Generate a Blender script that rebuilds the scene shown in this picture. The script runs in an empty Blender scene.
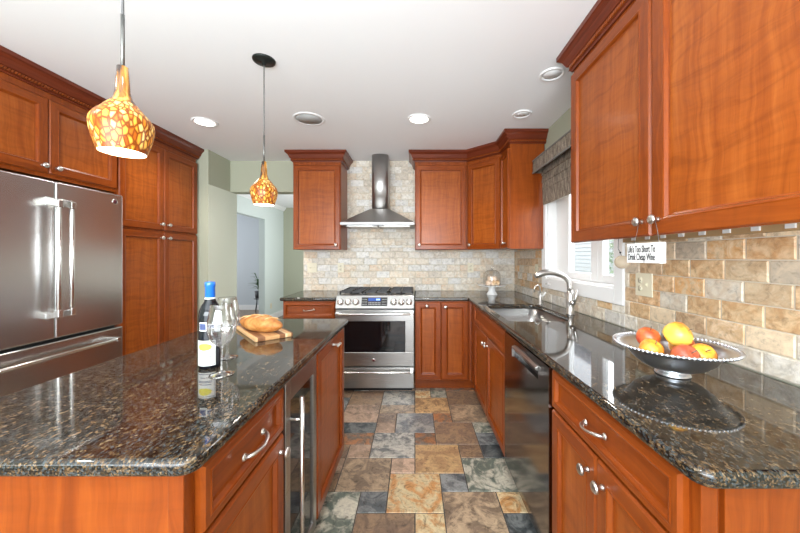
import bpy, bmesh, math, random
from math import pi, sin, cos, radians as R
from mathutils import Vector, Matrix
rnd = random.Random(7)
sc = bpy.context.scene
C = sc.collection

# ------------------------------------------------------------------ camera, world, lights, exposure
EYE, WX, BY, CZ, LX = 1.305, 1.175, 3.76, 2.44, -2.9
cam_d = bpy.data.cameras.new('camera'); cam = bpy.data.objects.new('camera', cam_d); C.objects.link(cam)
cam.location = (0, 0, EYE); cam.rotation_euler = (pi/2, 0, 0)
cam_d.sensor_width = 36; cam_d.lens = 14.4; cam_d.shift_x = -15/800; cam_d.shift_y = -9/800; cam_d.clip_start = .02
sc.camera = cam
w = bpy.data.worlds.new('world'); sc.world = w; w.use_nodes = True
bg = w.node_tree.nodes['Background']; bg.inputs[0].default_value = (.86, .93, 1, 1); bg.inputs[1].default_value = 2.4
sc.view_settings.view_transform = 'Standard'; sc.view_settings.look = 'None'
sc.view_settings.gamma = 1; sc.view_settings.use_curve_mapping = False
sc.view_settings.exposure = 0.84
sc.cycles.use_denoising = True

def area(name, loc, rot, sx, sy, power, col=(1, 1, 1)):
    l = bpy.data.lights.new(name, 'AREA'); l.shape = 'RECTANGLE'; l.size = sx; l.size_y = sy; l.energy = power; l.color = col
    o = bpy.data.objects.new(name, l); C.objects.link(o); o.location = loc; o.rotation_euler = rot
    return o
def spot(name, loc, power, col=(1, .95, .86), angle=140, r=.06):
    l = bpy.data.lights.new(name, 'SPOT'); l.energy = power; l.spot_size = R(angle); l.spot_blend = .6; l.shadow_soft_size = r; l.color = col
    o = bpy.data.objects.new(name, l); C.objects.link(o); o.location = loc
    return o
area('rear_fill', (-.8, -2.4, 1.35), (R(90), 0, 0), 3.6, 2.2, 40, (.96, .98, 1))  # added area fill shining into the room from behind the camera
area('ceiling_uplight_fill', (-.7, -1.0, 1.5), (R(146), 0, 0), 2.6, 1.6, 95, (.88, .955, 1))  # added upward fill that brightens the ceiling; no fixture stands there
area('window_daylight', (1.62, 2.35, 1.65), (R(90), 0, R(90)), .95, 1.0, 16, (.93, .97, 1))
area('hall_fill', (-1.45, 5.8, 1.5), (R(90), 0, R(90)), 2.0, 1.8, 17, (.95, .98, 1))  # added fill inside the hall
area('far_room_fill', (-5.9, 6.6, 1.5), (R(90), 0, R(-90)), 2.0, 1.8, 26, (.95, .97, 1))  # added fill to brighten the far room, unseen source
for (x, y) in ((-1.76, 2.68), (.033, 2.62), (-.2, .2), (-1.9, .5), (-.2, -1.3), (-1.9, -1.3)):  # visible lit cans first, then added out-of-view fill spots without fixtures
    spot('can_and_fill_spot', (x, y, 2.425), 26)

# ------------------------------------------------------------------ materials
def mat(name):
    m = bpy.data.materials.new(name); m.use_nodes = True
    n = m.node_tree; return m, n, n.nodes['Principled BSDF']
def simple(name, col, rough=.5, metal=0, coat=0, emit=None, es=1, ior=1.5):
    m, n, b = mat(name)
    b.inputs['Base Color'].default_value = (*col, 1); b.inputs['Roughness'].default_value = rough
    b.inputs['Metallic'].default_value = metal; b.inputs['Coat Weight'].default_value = coat; b.inputs['IOR'].default_value = ior
    if emit: b.inputs['Emission Color'].default_value = (*emit, 1); b.inputs['Emission Strength'].default_value = es
    return m
def node(n, t, **kw):
    x = n.nodes.new(t)
    for k, v in kw.items():
        if isinstance(k, str) and hasattr(x, k): setattr(x, k, v)
    return x
def noise(n, vec, scale, detail=4, rough=.55, dist=0):
    x = n.nodes.new('ShaderNodeTexNoise'); x.inputs['Scale'].default_value = scale; x.inputs['Detail'].default_value = detail
    x.inputs['Roughness'].default_value = rough; x.inputs['Distortion'].default_value = dist
    if vec is not None: n.links.new(vec, x.inputs['Vector'])
    return x
def ramp(n, fac, stops, interp='LINEAR'):
    x = n.nodes.new('ShaderNodeValToRGB'); x.color_ramp.interpolation = interp
    e = x.color_ramp.elements
    while len(e) < len(stops): e.new(.5)
    for i, (p, c) in enumerate(stops): e[i].position = p; e[i].color = (*c, 1)
    n.links.new(fac, x.inputs['Fac']); return x
def mapping(n, vec, scale=(1, 1, 1), rot=(0, 0, 0), loc=(0, 0, 0)):
    x = n.nodes.new('ShaderNodeMapping'); x.inputs['Scale'].default_value = scale; x.inputs['Rotation'].default_value = rot
    x.inputs['Location'].default_value = loc
    n.links.new(vec, x.inputs['Vector']); return x.outputs['Vector']
def mix(n, fac, a, b, mode='MIX'):
    x = n.nodes.new('ShaderNodeMix'); x.data_type = 'RGBA'; x.blend_type = mode
    for sock, v in ((x.inputs['Factor'], fac), (x.inputs['A'] if False else x.inputs[6], a), (x.inputs[7], b)):
        if isinstance(v, (int, float)): sock.default_value = v
        elif isinstance(v, tuple): sock.default_value = (*v, 1)
        else: n.links.new(v, sock)
    return x.outputs[2]
def bump(n, b, h, strength=.2, dist=.002):
    x = n.nodes.new('ShaderNodeBump'); x.inputs['Strength'].default_value = strength; x.inputs['Distance'].default_value = dist
    n.links.new(h, x.inputs['Height']); n.links.new(x.outputs['Normal'], b.inputs['Normal'])

def wood(name, dark, mid, light, curl=.35, rough=.3):
    m, n, b = mat(name)
    uv = node(n, 'ShaderNodeUVMap').outputs['UV']
    wz = noise(n, mapping(n, uv, (3.5, 3.5, 1)), 1.0, 2).outputs['Color']
    wp = n.nodes.new('ShaderNodeVectorMath'); wp.operation = 'MULTIPLY_ADD'; wp.inputs[1].default_value = (.08, .10, 0)
    n.links.new(wz, wp.inputs[0]); n.links.new(uv, wp.inputs[2]); uw = wp.outputs[0]
    g1 = noise(n, mapping(n, uw, (26, 1.0, 1)), 1.5, 6, .6, .5)
    col = ramp(n, g1.outputs['Fac'], [(.30, dark), (.5, mid), (.72, light)]).outputs['Color']
    cu = noise(n, mapping(n, uw, (4, 27, 1), (0, 0, .2)), 1.0, 3, .55, 1.0)
    cr = ramp(n, cu.outputs['Fac'], [(.34, (.74, .68, .62)), (.50, (.98, .97, .95)), (.66, (1.12, 1.12, 1.12))]).outputs['Color']
    col = mix(n, curl, col, mix(n, 1.0, col, cr, 'MULTIPLY'))
    po = noise(n, mapping(n, uw, (300, 7, 1)), 1.0, 2)
    pr = ramp(n, po.outputs['Fac'], [(.30, (.72, .66, .6)), (.42, (1, 1, 1))]).outputs['Color']
    col = mix(n, .45, col, mix(n, 1.0, col, pr, 'MULTIPLY'))
    n.links.new(col, b.inputs['Base Color'])
    b.inputs['Roughness'].default_value = rough; b.inputs['Coat Weight'].default_value = .10; b.inputs['Coat Roughness'].default_value = .14; b.inputs['Specular IOR Level'].default_value = .28
    return m
M = {}
M['wood'] = wood('cherry_frame', (.165, .030, .0032), (.225, .044, .0045), (.285, .064, .0075), .3)
M['panel'] = wood('cherry_panel', (.235, .048, .0055), (.30, .070, .0085), (.37, .098, .015), .65)
M['crown'] = wood('cherry_moulding', (.085, .015, .006), (.13, .024, .009), (.17, .034, .012), .1)

def granite():
    m, n, b = mat('granite')
    co = node(n, 'ShaderNodeTexCoord').outputs['Object']
    ve = mapping(n, co, (1, .55, 1), (0, 0, .75))
    wv = noise(n, ve, 40, 3).outputs['Color']
    ad = n.nodes.new('ShaderNodeVectorMath'); ad.operation = 'MULTIPLY_ADD'; ad.inputs[1].default_value = (.006,)*3
    n.links.new(wv, ad.inputs[0]); n.links.new(ve, ad.inputs[2])
    vo = node(n, 'ShaderNodeTexVoronoi'); vo.inputs['Scale'].default_value = 265; n.links.new(ad.outputs[0], vo.inputs['Vector'])
    sp = n.nodes.new('ShaderNodeSeparateColor'); n.links.new(vo.outputs['Color'], sp.inputs[0])
    zone = noise(n, ad.outputs[0], 55, 3, .6).outputs['Fac']
    a1 = n.nodes.new('ShaderNodeMath'); a1.operation = 'MULTIPLY_ADD'; a1.inputs[1].default_value = 1.1; n.links.new(zone, a1.inputs[0]); n.links.new(sp.outputs[0], a1.inputs[2])
    s1 = n.nodes.new('ShaderNodeMath'); s1.operation = 'MULTIPLY_ADD'; s1.inputs[1].default_value = .72; s1.inputs[2].default_value = -.26; n.links.new(a1.outputs[0], s1.inputs[0])
    col = ramp(n, s1.outputs[0], [(.0, (.009, .010, .010)), (.34, (.014, .015, .014)), (.40, (.035, .024, .014)), (.52, (.075, .045, .021)), (.60, (.040, .052, .058)), (.68, (.085, .10, .105)), (.74, (.10, .062, .030)), (.84, (.19, .12, .062)), (.95, (.27, .205, .13))]).outputs['Color']
    fine = noise(n, co, 420, 2).outputs['Fac']
    fr = ramp(n, fine, [(.35, (.28, .28, .28)), (.65, (.86, .86, .86))]).outputs['Color']
    col = mix(n, .8, col, mix(n, 1.0, col, fr, 'MULTIPLY'))
    n.links.new(col, b.inputs['Base Color'])
    b.inputs['Roughness'].default_value = .05; b.inputs['IOR'].default_value = 1.53
    return m
M['granite'] = granite()

def metal(name, col, rough, brushed=None):
    m, n, b = mat(name)
    b.inputs['Base Color'].default_value = (*col, 1); b.inputs['Metallic'].default_value = 1; b.inputs['Roughness'].default_value = rough
    if brushed:
        co = node(n, 'ShaderNodeTexCoord').outputs['Object']
        g = noise(n, mapping(n, co, brushed), 1, 3).outputs['Fac']
        r = n.nodes.new('ShaderNodeMapRange'); r.inputs[3].default_value = rough*.92; r.inputs[4].default_value = rough*1.08
        n.links.new(g, r.inputs[0]); n.links.new(r.outputs[0], b.inputs['Roughness'])
    return m
M['steel'] = metal('stainless', (.41, .405, .395), .28, (3, 3, 300))
M['fridge'] = metal('fridge_stainless', (.60, .60, .60), .27)
M['dark_steel'] = metal('dishwasher_stainless', (.24, .23, .225), .12)
M['hood'] = metal('hood_stainless', (.46, .45, .44), .36, (3, 300, 3))
M['nickel'] = metal('brushed_nickel', (.62, .60, .57), .34)
M['chrome'] = metal('polished_aluminium', (.78, .81, .86), .3)
M['bright_steel'] = metal('handle_steel', (.75, .74, .72), .22)
M['bronze'] = simple('dark_bronze', (.022, .026, .024), .4, .6)
M['iron'] = simple('cast_iron', (.018, .018, .02), .45)
M['black'] = simple('black_plastic', (.012, .012, .013), .3)
M['black_glass'] = simple('black_glass', (.006, .006, .007), .04, ior=1.6)
M['white'] = simple('white_paint', (.80, .80, .80), .4)
M['ceil'] = simple('ceiling_paint', (.82, .82, .83), .8)
M['olive'] = simple('olive_wall', (.39, .40, .305), .7)
M['sage_lit'] = simple('pale_sage_lit_wall', (.68, .71, .60), .7)
M['hallblue'] = simple('pale_hall_wall', (.60, .66, .64), .7)
M['roomblue'] = simple('pale_grey_room_wall', (.52, .56, .60), .7)
M['cream_plastic'] = simple('cream_plastic', (.72, .66, .50), .35)
M['slot'] = simple('dark_slot', (.08, .07, .06), .5)
M['oak'] = simple('hall_floor', (.18, .13, .09), .35)
M['grout'] = simple('slate_grout', (.085, .075, .065), .8)
M['tgrout'] = simple('travertine_grout', (.60, .54, .44), .85)
M['lamp'] = simple('lamp_diffuser', (1, .97, .92), .5, emit=(1, .95, .86), es=5)
M['speaker_grey'] = simple('speaker_grille', (.42, .43, .43), .7)
M['porcelain'] = simple('white_porcelain', (.86, .86, .85), .15)
M['display'] = simple('lit_display', (.01, .02, .06), .2, emit=(.03, .09, .42), es=.7)
M['digits'] = simple('lit_digits', (.2, .4, .8), .3, emit=(.35, .6, 1), es=1.2)
M['ink'] = simple('black_ink', (.02, .02, .022), .6)
M['blue_foil'] = simple('blue_foil', (.012, .13, .55), .3, coat=.3)
M['paper'] = simple('white_paper', (.80, .80, .77), .6)
M['yellow_ink'] = simple('yellow_ink', (.78, .68, .06), .6)
M['navy_ink'] = simple('navy_ink', (.04, .06, .16), .6)
M['maroon'] = simple('maroon_enamel', (.09, .01, .02), .3)
M['cleat'] = simple('tan_wood_cleat', (.42, .27, .13), .6)
M['disc'] = simple('pale_wood_disc', (.36, .29, .21), .6)
M['cord'] = simple('cord_grey', (.12, .12, .12), .5)
M['dark_in'] = simple('dark_interior', (.02, .022, .025), .5)
M['soil'] = simple('soil', (.03, .02, .012), .9)
M['lawn'] = simple('lawn', (.10, .16, .05), .9)

def glass(name, col=(1, 1, 1), ior=1.45):
    m, n, b = mat(name)
    b.inputs['Base Color'].default_value = (*col, 1); b.inputs['Roughness'].default_value = 0
    b.inputs['Transmission Weight'].default_value = 1; b.inputs['IOR'].default_value = ior
    return m
def pane(name, tint=(1, 1, 1), ior=1.45, power=4, gain=.8):
    m = bpy.data.materials.new(name); m.use_nodes = True; n = m.node_tree; n.nodes.clear()
    o = n.nodes.new('ShaderNodeOutputMaterial'); t = n.nodes.new('ShaderNodeBsdfTransparent'); g = n.nodes.new('ShaderNodeBsdfGlossy')
    lw = n.nodes.new('ShaderNodeLayerWeight'); lw.inputs[0].default_value = .5; x = n.nodes.new('ShaderNodeMixShader')
    p = n.nodes.new('ShaderNodeMath'); p.operation = 'POWER'; p.inputs[1].default_value = power; n.links.new(lw.outputs['Facing'], p.inputs[0])
    f = n.nodes.new('ShaderNodeMath'); f.operation = 'MULTIPLY_ADD'; f.inputs[1].default_value = gain; f.inputs[2].default_value = ((ior-1)/(ior+1))**2; n.links.new(p.outputs[0], f.inputs[0])
    t.inputs[0].default_value = (*tint, 1); g.inputs['Roughness'].default_value = .01
    n.links.new(f.outputs[0], x.inputs[0]); n.links.new(t.outputs[0], x.inputs[1]); n.links.new(g.outputs[0], x.inputs[2]); n.links.new(x.outputs[0], o.inputs[0])
    return m
M['glass'] = glass('clear_glass')
M['pane'] = pane('window_glass')
M['thin_glass'] = pane('thin_clear_glass', (.97, .97, .97), 1.4, 4, .45)
M['stemware'] = pane('stemware_glass', (.97, .97, .975), 2.2, 1.3, .7)
M['tinted'] = pane('tinted_glass', (.35, .38, .40), 1.7)
M['bottle'] = simple('dark_bottle_glass', (.006, .008, .012), .06, ior=1.5)

def stone(name, strength, scale, rough, bumps, dist=2.5):
    m, n, b = mat(name)
    uv = node(n, 'ShaderNodeUVMap').outputs['UV']
    c1 = node(n, 'ShaderNodeVertexColor'); c1.layer_name = 'tone'
    c2 = node(n, 'ShaderNodeVertexColor'); c2.layer_name = 'vein'
    wz = noise(n, uv, scale, 6, .62, 1.6).outputs['Fac']
    f = ramp(n, wz, [(.5-strength, (0, 0, 0)), (.5+strength, (1, 1, 1))]).outputs['Color']
    col = mix(n, f, c1.outputs['Color'], c2.outputs['Color'])
    d = noise(n, mapping(n, uv, (1, 1, 1), (0, 0, .5), (3, 7, 0)), scale*2.3, 7, .7, dist).outputs['Fac']
    dr = ramp(n, d, [(.34, (.35, .33, .31)), (.46, (.95, .95, .95)), (.62, (1.2, 1.19, 1.16))]).outputs['Color']
    col = mix(n, bumps[2], col, mix(n, 1.0, col, dr, 'MULTIPLY'))
    n.links.new(col, b.inputs['Base Color']); b.inputs['Roughness'].default_value = rough
    bump(n, b, d, bumps[0], bumps[1])
    return m
M['slate'] = stone('slate_tile', .07, 7.5, .36, (.4, .006, .9))
M['travertine'] = stone('travertine_tile', .11, 14, .5, (.25, .003, .5), .5)

def mosaic():
    m, n, b = mat('amber_mosaic_glass')
    co = node(n, 'ShaderNodeTexCoord').outputs['Object']
    ve = mapping(n, co, (1, 1, .45))
    v = node(n, 'ShaderNodeTexVoronoi'); v.feature = 'DISTANCE_TO_EDGE'; v.inputs['Scale'].default_value = 84; n.links.new(ve, v.inputs['Vector'])
    vc = node(n, 'ShaderNodeTexVoronoi'); vc.inputs['Scale'].default_value = 84; n.links.new(ve, vc.inputs['Vector'])
    sp = n.nodes.new('ShaderNodeSeparateColor'); n.links.new(vc.outputs['Color'], sp.inputs[0])
    cell = ramp(n, sp.outputs[0], [(0, (.30, .05, .004)), (.2, (.62, .20, .015)), (.45, (.74, .36, .05)), (.8, (.84, .54, .17))]).outputs['Color']
    e = ramp(n, v.outputs['Distance'], [(.04, (0, 0, 0)), (.26, (1, 1, 1))]).outputs['Color']
    col = mix(n, e, (.16, .035, .003), cell)
    n.links.new(col, b.inputs['Base Color']); n.links.new(col, b.inputs['Emission Color'])
    b.inputs['Emission Strength'].default_value = .18; b.inputs['Roughness'].default_value = .3; b.inputs['Specular IOR Level'].default_value = .3
    return m
M['mosaic'] = mosaic()
def noisy(name, stops, scale, rough=.5, vscale=(1, 1, 1), coat=0, detail=4, dist=0, bs=0):
    m, n, b = mat(name)
    co = node(n, 'ShaderNodeTexCoord').outputs['Object']
    g = noise(n, mapping(n, co, vscale), scale, detail, .55, dist).outputs['Fac']
    n.links.new(ramp(n, g, stops).outputs['Color'], b.inputs['Base Color'])
    b.inputs['Roughness'].default_value = rough; b.inputs['Coat Weight'].default_value = coat
    if bs: bump(n, b, g, bs, .004)
    return m
M['mosaic_neck'] = noisy('amber_streaked_glass', [(.4, (.02, .008, .004)), (.52, (.35, .13, .015)), (.66, (.8, .5, .1))], 40, .1, (1, 1, .12), .4)
M['apple'] = noisy('red_yellow_fruit', [(.36, (.55, .04, .03)), (.5, (.80, .22, .04)), (.62, (.88, .52, .07))], 9, .35, (1, 1, .7), .3)
M['apple_yellow'] = noisy('yellow_fruit', [(.34, (.75, .14, .03)), (.45, (.88, .46, .05)), (.6, (.92, .62, .10))], 9, .35, (1, 1, .7), .3)
M['crust'] = noisy('bread_crust', [(.32, (.24, .075, .014)), (.5, (.45, .17, .036)), (.7, (.64, .34, .11))], 22, .5, (1, 1, 1), 0, 5, .5, .3)
M['crumb'] = noisy('scored_crumb', [(.35, (.48, .22, .06)), (.65, (.74, .50, .26))], 60, .7)
M['pastry'] = noisy('pastry', [(.35, (.62, .36, .17)), (.6, (.86, .66, .44))], 25, .6)
M['pastry_pale'] = noisy('pale_pastry', [(.35, (.75, .52, .36)), (.6, (.88, .74, .60))], 25, .6)
M['leaf'] = noisy('leaf', [(.3, (.02, .06, .015)), (.7, (.06, .15, .03))], 8, .5)
M['treeleaf'] = noisy('tree_leaf', [(.3, (.10, .17, .08)), (.7, (.32, .38, .26))], 3, .7)
M['siding'] = simple('pale_siding', (.38, .385, .39), .7)
M['roofing'] = simple('grey_shingle', (.22, .22, .23), .8)
M['bark'] = simple('bark', (.14, .11, .08), .9)
M['terracotta'] = simple('dark_pot', (.03, .03, .035), .4)
def stripes(name, axis, stops, scale, rough=.5):
    m, n, b = mat(name)
    co = node(n, 'ShaderNodeTexCoord').outputs['Object']
    s = node(n, 'ShaderNodeSeparateXYZ'); n.links.new(co, s.inputs[0])
    a = n.nodes.new('ShaderNodeMath'); a.operation = 'MULTIPLY'; a.inputs[1].default_value = scale; n.links.new(s.outputs[axis], a.inputs[0])
    f = n.nodes.new('ShaderNodeMath'); f.operation = 'FRACT'; n.links.new(a.outputs[0], f.inputs[0])
    col = ramp(n, f.outputs[0], stops, 'CONSTANT').outputs['Color']
    g = noise(n, mapping(n, co, (8, 80, 8)), 1, 3).outputs['Fac']
    col = mix(n, .5, col, mix(n, 1.0, col, ramp(n, g, [(.3, (.6, .55, .5)), (.6, (1.1, 1.1, 1.1))]).outputs['Color'], 'MULTIPLY'))
    n.links.new(col, b.inputs['Base Color']); b.inputs['Roughness'].default_value = rough
    return m
M['board'] = stripes('striped_board', 1, [(0, (.55, .30, .13)), (.28, (.22, .09, .035)), (.5, (.62, .38, .18)), (.62, (.85, .66, .40)), (.68, (.24, .10, .04)), (.86, (.58, .34, .15))], 6.5)
def woven():
    m, n, b = mat('woven_wood_shade')
    co = node(n, 'ShaderNodeTexCoord').outputs['Object']
    g = noise(n, mapping(n, co, (6, 260, 14)), 1, 3, .6).outputs['Fac']
    h = noise(n, mapping(n, co, (6, 60, 320)), 1, 2, .6).outputs['Fac']
    c1 = ramp(n, g, [(.36, (.055, .042, .032)), (.5, (.25, .20, .15)), (.64, (.52, .46, .38))]).outputs['Color']
    c2 = ramp(n, h, [(.4, (.45, .42, .4)), (.6, (1.1, 1.1, 1.1))]).outputs['Color']
    n.links.new(mix(n, .7, c1, mix(n, 1.0, c1, c2, 'MULTIPLY')), b.inputs['Base Color']); b.inputs['Roughness'].default_value = .8
    bump(n, b, g, .4, .003)
    return m
M['woven'] = woven()

# ------------------------------------------------------------------ mesh helpers
class MB:
    def __init__(s): s.v = []; s.f = []; s.uv = []; s.mi = []; s.sm = []
    def face(s, idx, g=(0, 0, 1), mi=0, sm=False, off=(0, 0)):
        p = [Vector(s.v[i]) for i in idx]
        nrm = Vector((0, 0, 0))
        for i in range(len(p)): nrm += p[i].cross(p[(i+1) % len(p)])
        if nrm.length < 1e-12: nrm = Vector((0, 0, 1))
        nrm.normalize(); g = Vector(g)
        if abs(nrm.dot(g)) > .9:
            g = Vector((1, 0, 0)) if abs(nrm.x) < .9 else Vector((0, 1, 0))
        t = nrm.cross(g)
        s.f.append(tuple(idx)); s.mi.append(mi); s.sm.append(sm)
        s.uv.append([(q.dot(t)+off[0], q.dot(g)+off[1]) for q in p])
    def add(s, pts):
        b = len(s.v); s.v += [tuple(p) for p in pts]; return b
    def quad(s, pts, g=(0, 0, 1), mi=0, off=None):
        b = s.add(pts); s.face(range(b, b+len(pts)), g, mi, False, off or (rnd.random()*9, rnd.random()*9)); return s
    def hexa(s, P, g=(0, 0, 1), mi=0):
        off = (rnd.random()*9, rnd.random()*9); b = s.add(P)
        for q in ((0, 3, 2, 1), (4, 5, 6, 7), (0, 1, 5, 4), (1, 2, 6, 5), (2, 3, 7, 6), (3, 0, 4, 7)): s.face([b+i for i in q], g, mi, False, off)
        return s
    def box(s, x0, x1, y0, y1, z0, z1, g=(0, 0, 1), mi=0):
        return s.hexa([(x0, y0, z0), (x1, y0, z0), (x1, y1, z0), (x0, y1, z0), (x0, y0, z1), (x1, y0, z1), (x1, y1, z1), (x0, y1, z1)], g, mi)
    def prism(s, poly, z0, z1, g=(0, 0, 1), mi=0):
        k = len(poly); off = (rnd.random()*9, rnd.random()*9); b = s.add([(x, y, z0) for x, y in poly]+[(x, y, z1) for x, y in poly])
        s.face([b+i for i in reversed(range(k))], g, mi, False, off); s.face([b+k+i for i in range(k)], g, mi, False, off)
        for i in range(k): j = (i+1) % k; s.face([b+i, b+j, b+k+j, b+k+i], g, mi, False, off)
        return s
    def lathe(s, prof, seg=24, X=None, mi=0, sm=True):
        X = X or Matrix(); rows = []
        for r, z in prof:
            if r < 1e-6: rows.append([s.add([X @ Vector((0, 0, z))])])
            else:
                b = s.add([X @ Vector((r*cos(2*pi*i/seg), r*sin(2*pi*i/seg), z)) for i in range(seg)]); rows.append([b+i for i in range(seg)])
        for a, c in zip(rows, rows[1:]):
            for i in range(seg):
                j = (i+1) % seg
                if len(a) == 1 and len(c) == 1: continue
                if len(a) == 1: s.face([a[0], c[j], c[i]], mi=mi, sm=sm)
                elif len(c) == 1: s.face([a[i], a[j], c[0]], mi=mi, sm=sm)
                else: s.face([a[i], a[j], c[j], c[i]], mi=mi, sm=sm)
        return s
    def tube(s, pts, rad, seg=10, mi=0, cap=True, flat=1.0):
        pts = [Vector(p) for p in pts]; rows = []; up = None
        for k, p in enumerate(pts):
            d = (pts[min(k+1, len(pts)-1)]-pts[max(k-1, 0)]).normalized()
            if up is None:
                up = Vector((0, 0, 1)) if abs(d.z) < .9 else Vector((1, 0, 0))
            a = d.cross(up).normalized(); c = a.cross(d).normalized(); up = c
            r = rad[k] if isinstance(rad, (list, tuple)) else rad
            b = s.add([p+a*r*cos(2*pi*i/seg)+c*r*flat*sin(2*pi*i/seg) for i in range(seg)]); rows.append(b)
        for a, c in zip(rows, rows[1:]):
            for i in range(seg): j = (i+1) % seg; s.face([a+i, a+j, c+j, c+i], mi=mi, sm=True)
        if cap:
            s.face([rows[0]+i for i in reversed(range(seg))], mi=mi); s.face([rows[-1]+i for i in range(seg)], mi=mi)
        return s
    def ball(s, c, r, seg=12, sz=1.0, mi=0):
        pr = [(r*sin(pi*i/(seg//2)), -r*sz*cos(pi*i/(seg//2))) for i in range(seg//2+1)]
        pr[0] = (0, -r*sz); pr[-1] = (0, r*sz)
        return s.lathe(pr, seg, Matrix.Translation(c), mi)
    def sweep(s, prof, path, i0=0, i1=None, mi=0):
        path = [Vector(p) for p in path]; n = len(path); i1 = n-1 if i1 is None else i1; rows = []
        nr = []
        for a, b in zip(path, path[1:]):
            d = (b-a).normalized(); nr.append(Vector((d.y, -d.x)))
        for i in range(i0, i1+1):
            if i == 0: m = nr[0]
            elif i == n-1: m = nr[-1]
            else: m = (nr[i-1]+nr[i]); m = m/ (m.dot(nr[i]))
            rows.append(s.add([(path[i].x+m.x*o, path[i].y+m.y*o, u) for o, u in prof]))
        k = len(prof)
        for q, (a, c) in enumerate(zip(rows, rows[1:])):
            d = path[i0+q+1]-path[i0+q]; g = Vector((d.x, d.y, 0)).normalized(); off = (rnd.random()*9, rnd.random()*9)
            for i in range(k): j = (i+1) % k; s.face([a+i, c+i, c+j, a+j], g, mi, False, off)
        s.face([rows[0]+i for i in range(k)], mi=mi); s.face([rows[-1]+i for i in reversed(range(k))], mi=mi)
        return s
    def build(s, name, mats, parent=None, world=False, bevel=0, seg=2, autosmooth=False, structure=False, fix=True):
        if not isinstance(mats, (list, tuple)): mats = [mats]
        vs = s.v
        if world and parent is not None:
            I = (Matrix.Translation(parent.location) @ parent.rotation_euler.to_matrix().to_4x4()).inverted(); vs = [tuple(I @ Vector(p)) for p in s.v]
        me = bpy.data.meshes.new(name); me.from_pydata(vs, [], s.f)
        ul = me.uv_layers.new(name='UVMap'); k = 0
        for u in s.uv:
            for c in u: ul.data[k].uv = c; k += 1
        for i, p in enumerate(me.polygons): p.material_index = s.mi[i]; p.use_smooth = s.sm[i]
        for m in mats: me.materials.append(m)
        if fix:
            bm = bmesh.new(); bm.from_mesh(me); bmesh.ops.recalc_face_normals(bm, faces=bm.faces); bm.to_mesh(me); bm.free()
        o = bpy.data.objects.new(name, me); C.objects.link(o)
        if parent is not None: o.parent = parent
        if structure: o['kind'] = 'structure'
        if bevel:
            b = o.modifiers.new('bevel', 'BEVEL'); b.width = bevel; b.segments = seg; b.limit_method = 'ANGLE'; b.angle_limit = R(40)
        return o
def tag(o, label, cat, group=None):
    o['label'] = label; o['category'] = cat
    if group: o['group'] = group
    return o
def thing(name, label, cat, loc=(0, 0, 0), rz=0, group=None):
    o = bpy.data.objects.new(name, None); C.objects.link(o); o.location = loc; o.rotation_euler = (0, 0, rz); o.empty_display_size = .1
    return tag(o, label, cat, group)
def dup(root, loc, rz, label, group=None):
    r = root.copy(); C.objects.link(r); r.location = loc; r.rotation_euler = (0, 0, rz); r['label'] = label
    if group: r['group'] = group
    for ch in list(root.children):
        c = ch.copy(); C.objects.link(c); c.parent = r
        for g in list(ch.children):
            d = g.copy(); C.objects.link(d); d.parent = c
    return r
def rounded(pts, rads, n=6):
    out = []; k = len(pts)
    for i in range(k):
        p = Vector(pts[i]); r = rads[i] if isinstance(rads, (list, tuple)) else rads
        if r <= 0: out.append(tuple(p)); continue
        a = (Vector(pts[i-1])-p).normalized(); b = (Vector(pts[(i+1) % k])-p).normalized()
        ang = a.angle(b); t = r/math.tan(ang/2); c = p+(a+b).normalized()*(r/sin(ang/2))
        s0 = p+a*t-c; s1 = p+b*t-c
        a0 = math.atan2(s0.y, s0.x); a1 = math.atan2(s1.y, s1.x); d = (a1-a0+pi) % (2*pi)-pi
        out += [(c.x+r*cos(a0+d*j/n), c.y+r*sin(a0+d*j/n)) for j in range(n+1)]
    return out
def curve_obj(cu, name, m, parent=None):
    t = bpy.data.objects.new('t', cu); C.objects.link(t)
    dg = bpy.context.evaluated_depsgraph_get(); dg.update()
    me = bpy.data.meshes.new_from_object(t.evaluated_get(dg)); bpy.data.objects.remove(t)
    me.name = name; me.materials.clear(); me.materials.append(m)
    o = bpy.data.objects.new(name, me); C.objects.link(o)
    if parent is not None: o.parent = parent
    return o
def slab(name, outline, holes, z0, z1, bev, m, parent=None, res=3):
    cu = bpy.data.curves.new(name, 'CURVE'); cu.dimensions = '2D'; cu.fill_mode = 'BOTH'
    for poly in [outline]+holes:
        sp = cu.splines.new('POLY'); sp.points.add(len(poly)-1); sp.use_cyclic_u = True
        for p, (x, y) in zip(sp.points, poly): p.co = (x, y, 0, 1)
    cu.extrude = (z1-z0)/2-bev; cu.bevel_depth = bev; cu.bevel_resolution = res; cu.offset = -bev
    o = curve_obj(cu, name, m, parent); o.data.transform(Matrix.Translation((0, 0, (z0+z1)/2)))
    return o
def text_obj(name, body, size, m, parent, X, sx=1.0, extrude=.0004, align='CENTER', space=1.0, bold=0):
    cu = bpy.data.curves.new(name, 'FONT'); cu.body = body; cu.size = size; cu.extrude = extrude; cu.align_x = align; cu.align_y = 'CENTER'; cu.offset = bold; cu.space_line = space
    o = curve_obj(cu, name, m, parent); o.data.transform(X @ Matrix.Diagonal((sx, 1, 1, 1))); return o
FRONT = Matrix.Rotation(pi/2, 4, 'X')                    # text plane: readable from -Y
def ax_y(x, y, z): return Matrix.Translation((x, y, z)) @ Matrix.Rotation(pi/2, 4, 'X')   # lathe axis z -> -y

# ------------------------------------------------------------------ the setting
def struct(name, mb, m, **k): return mb.build(name, m, structure=True, **k)
struct('ceiling', MB().box(-6.4, WX+.3, -2.7, 8.4, CZ, CZ+.1), M['ceil'])
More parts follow.
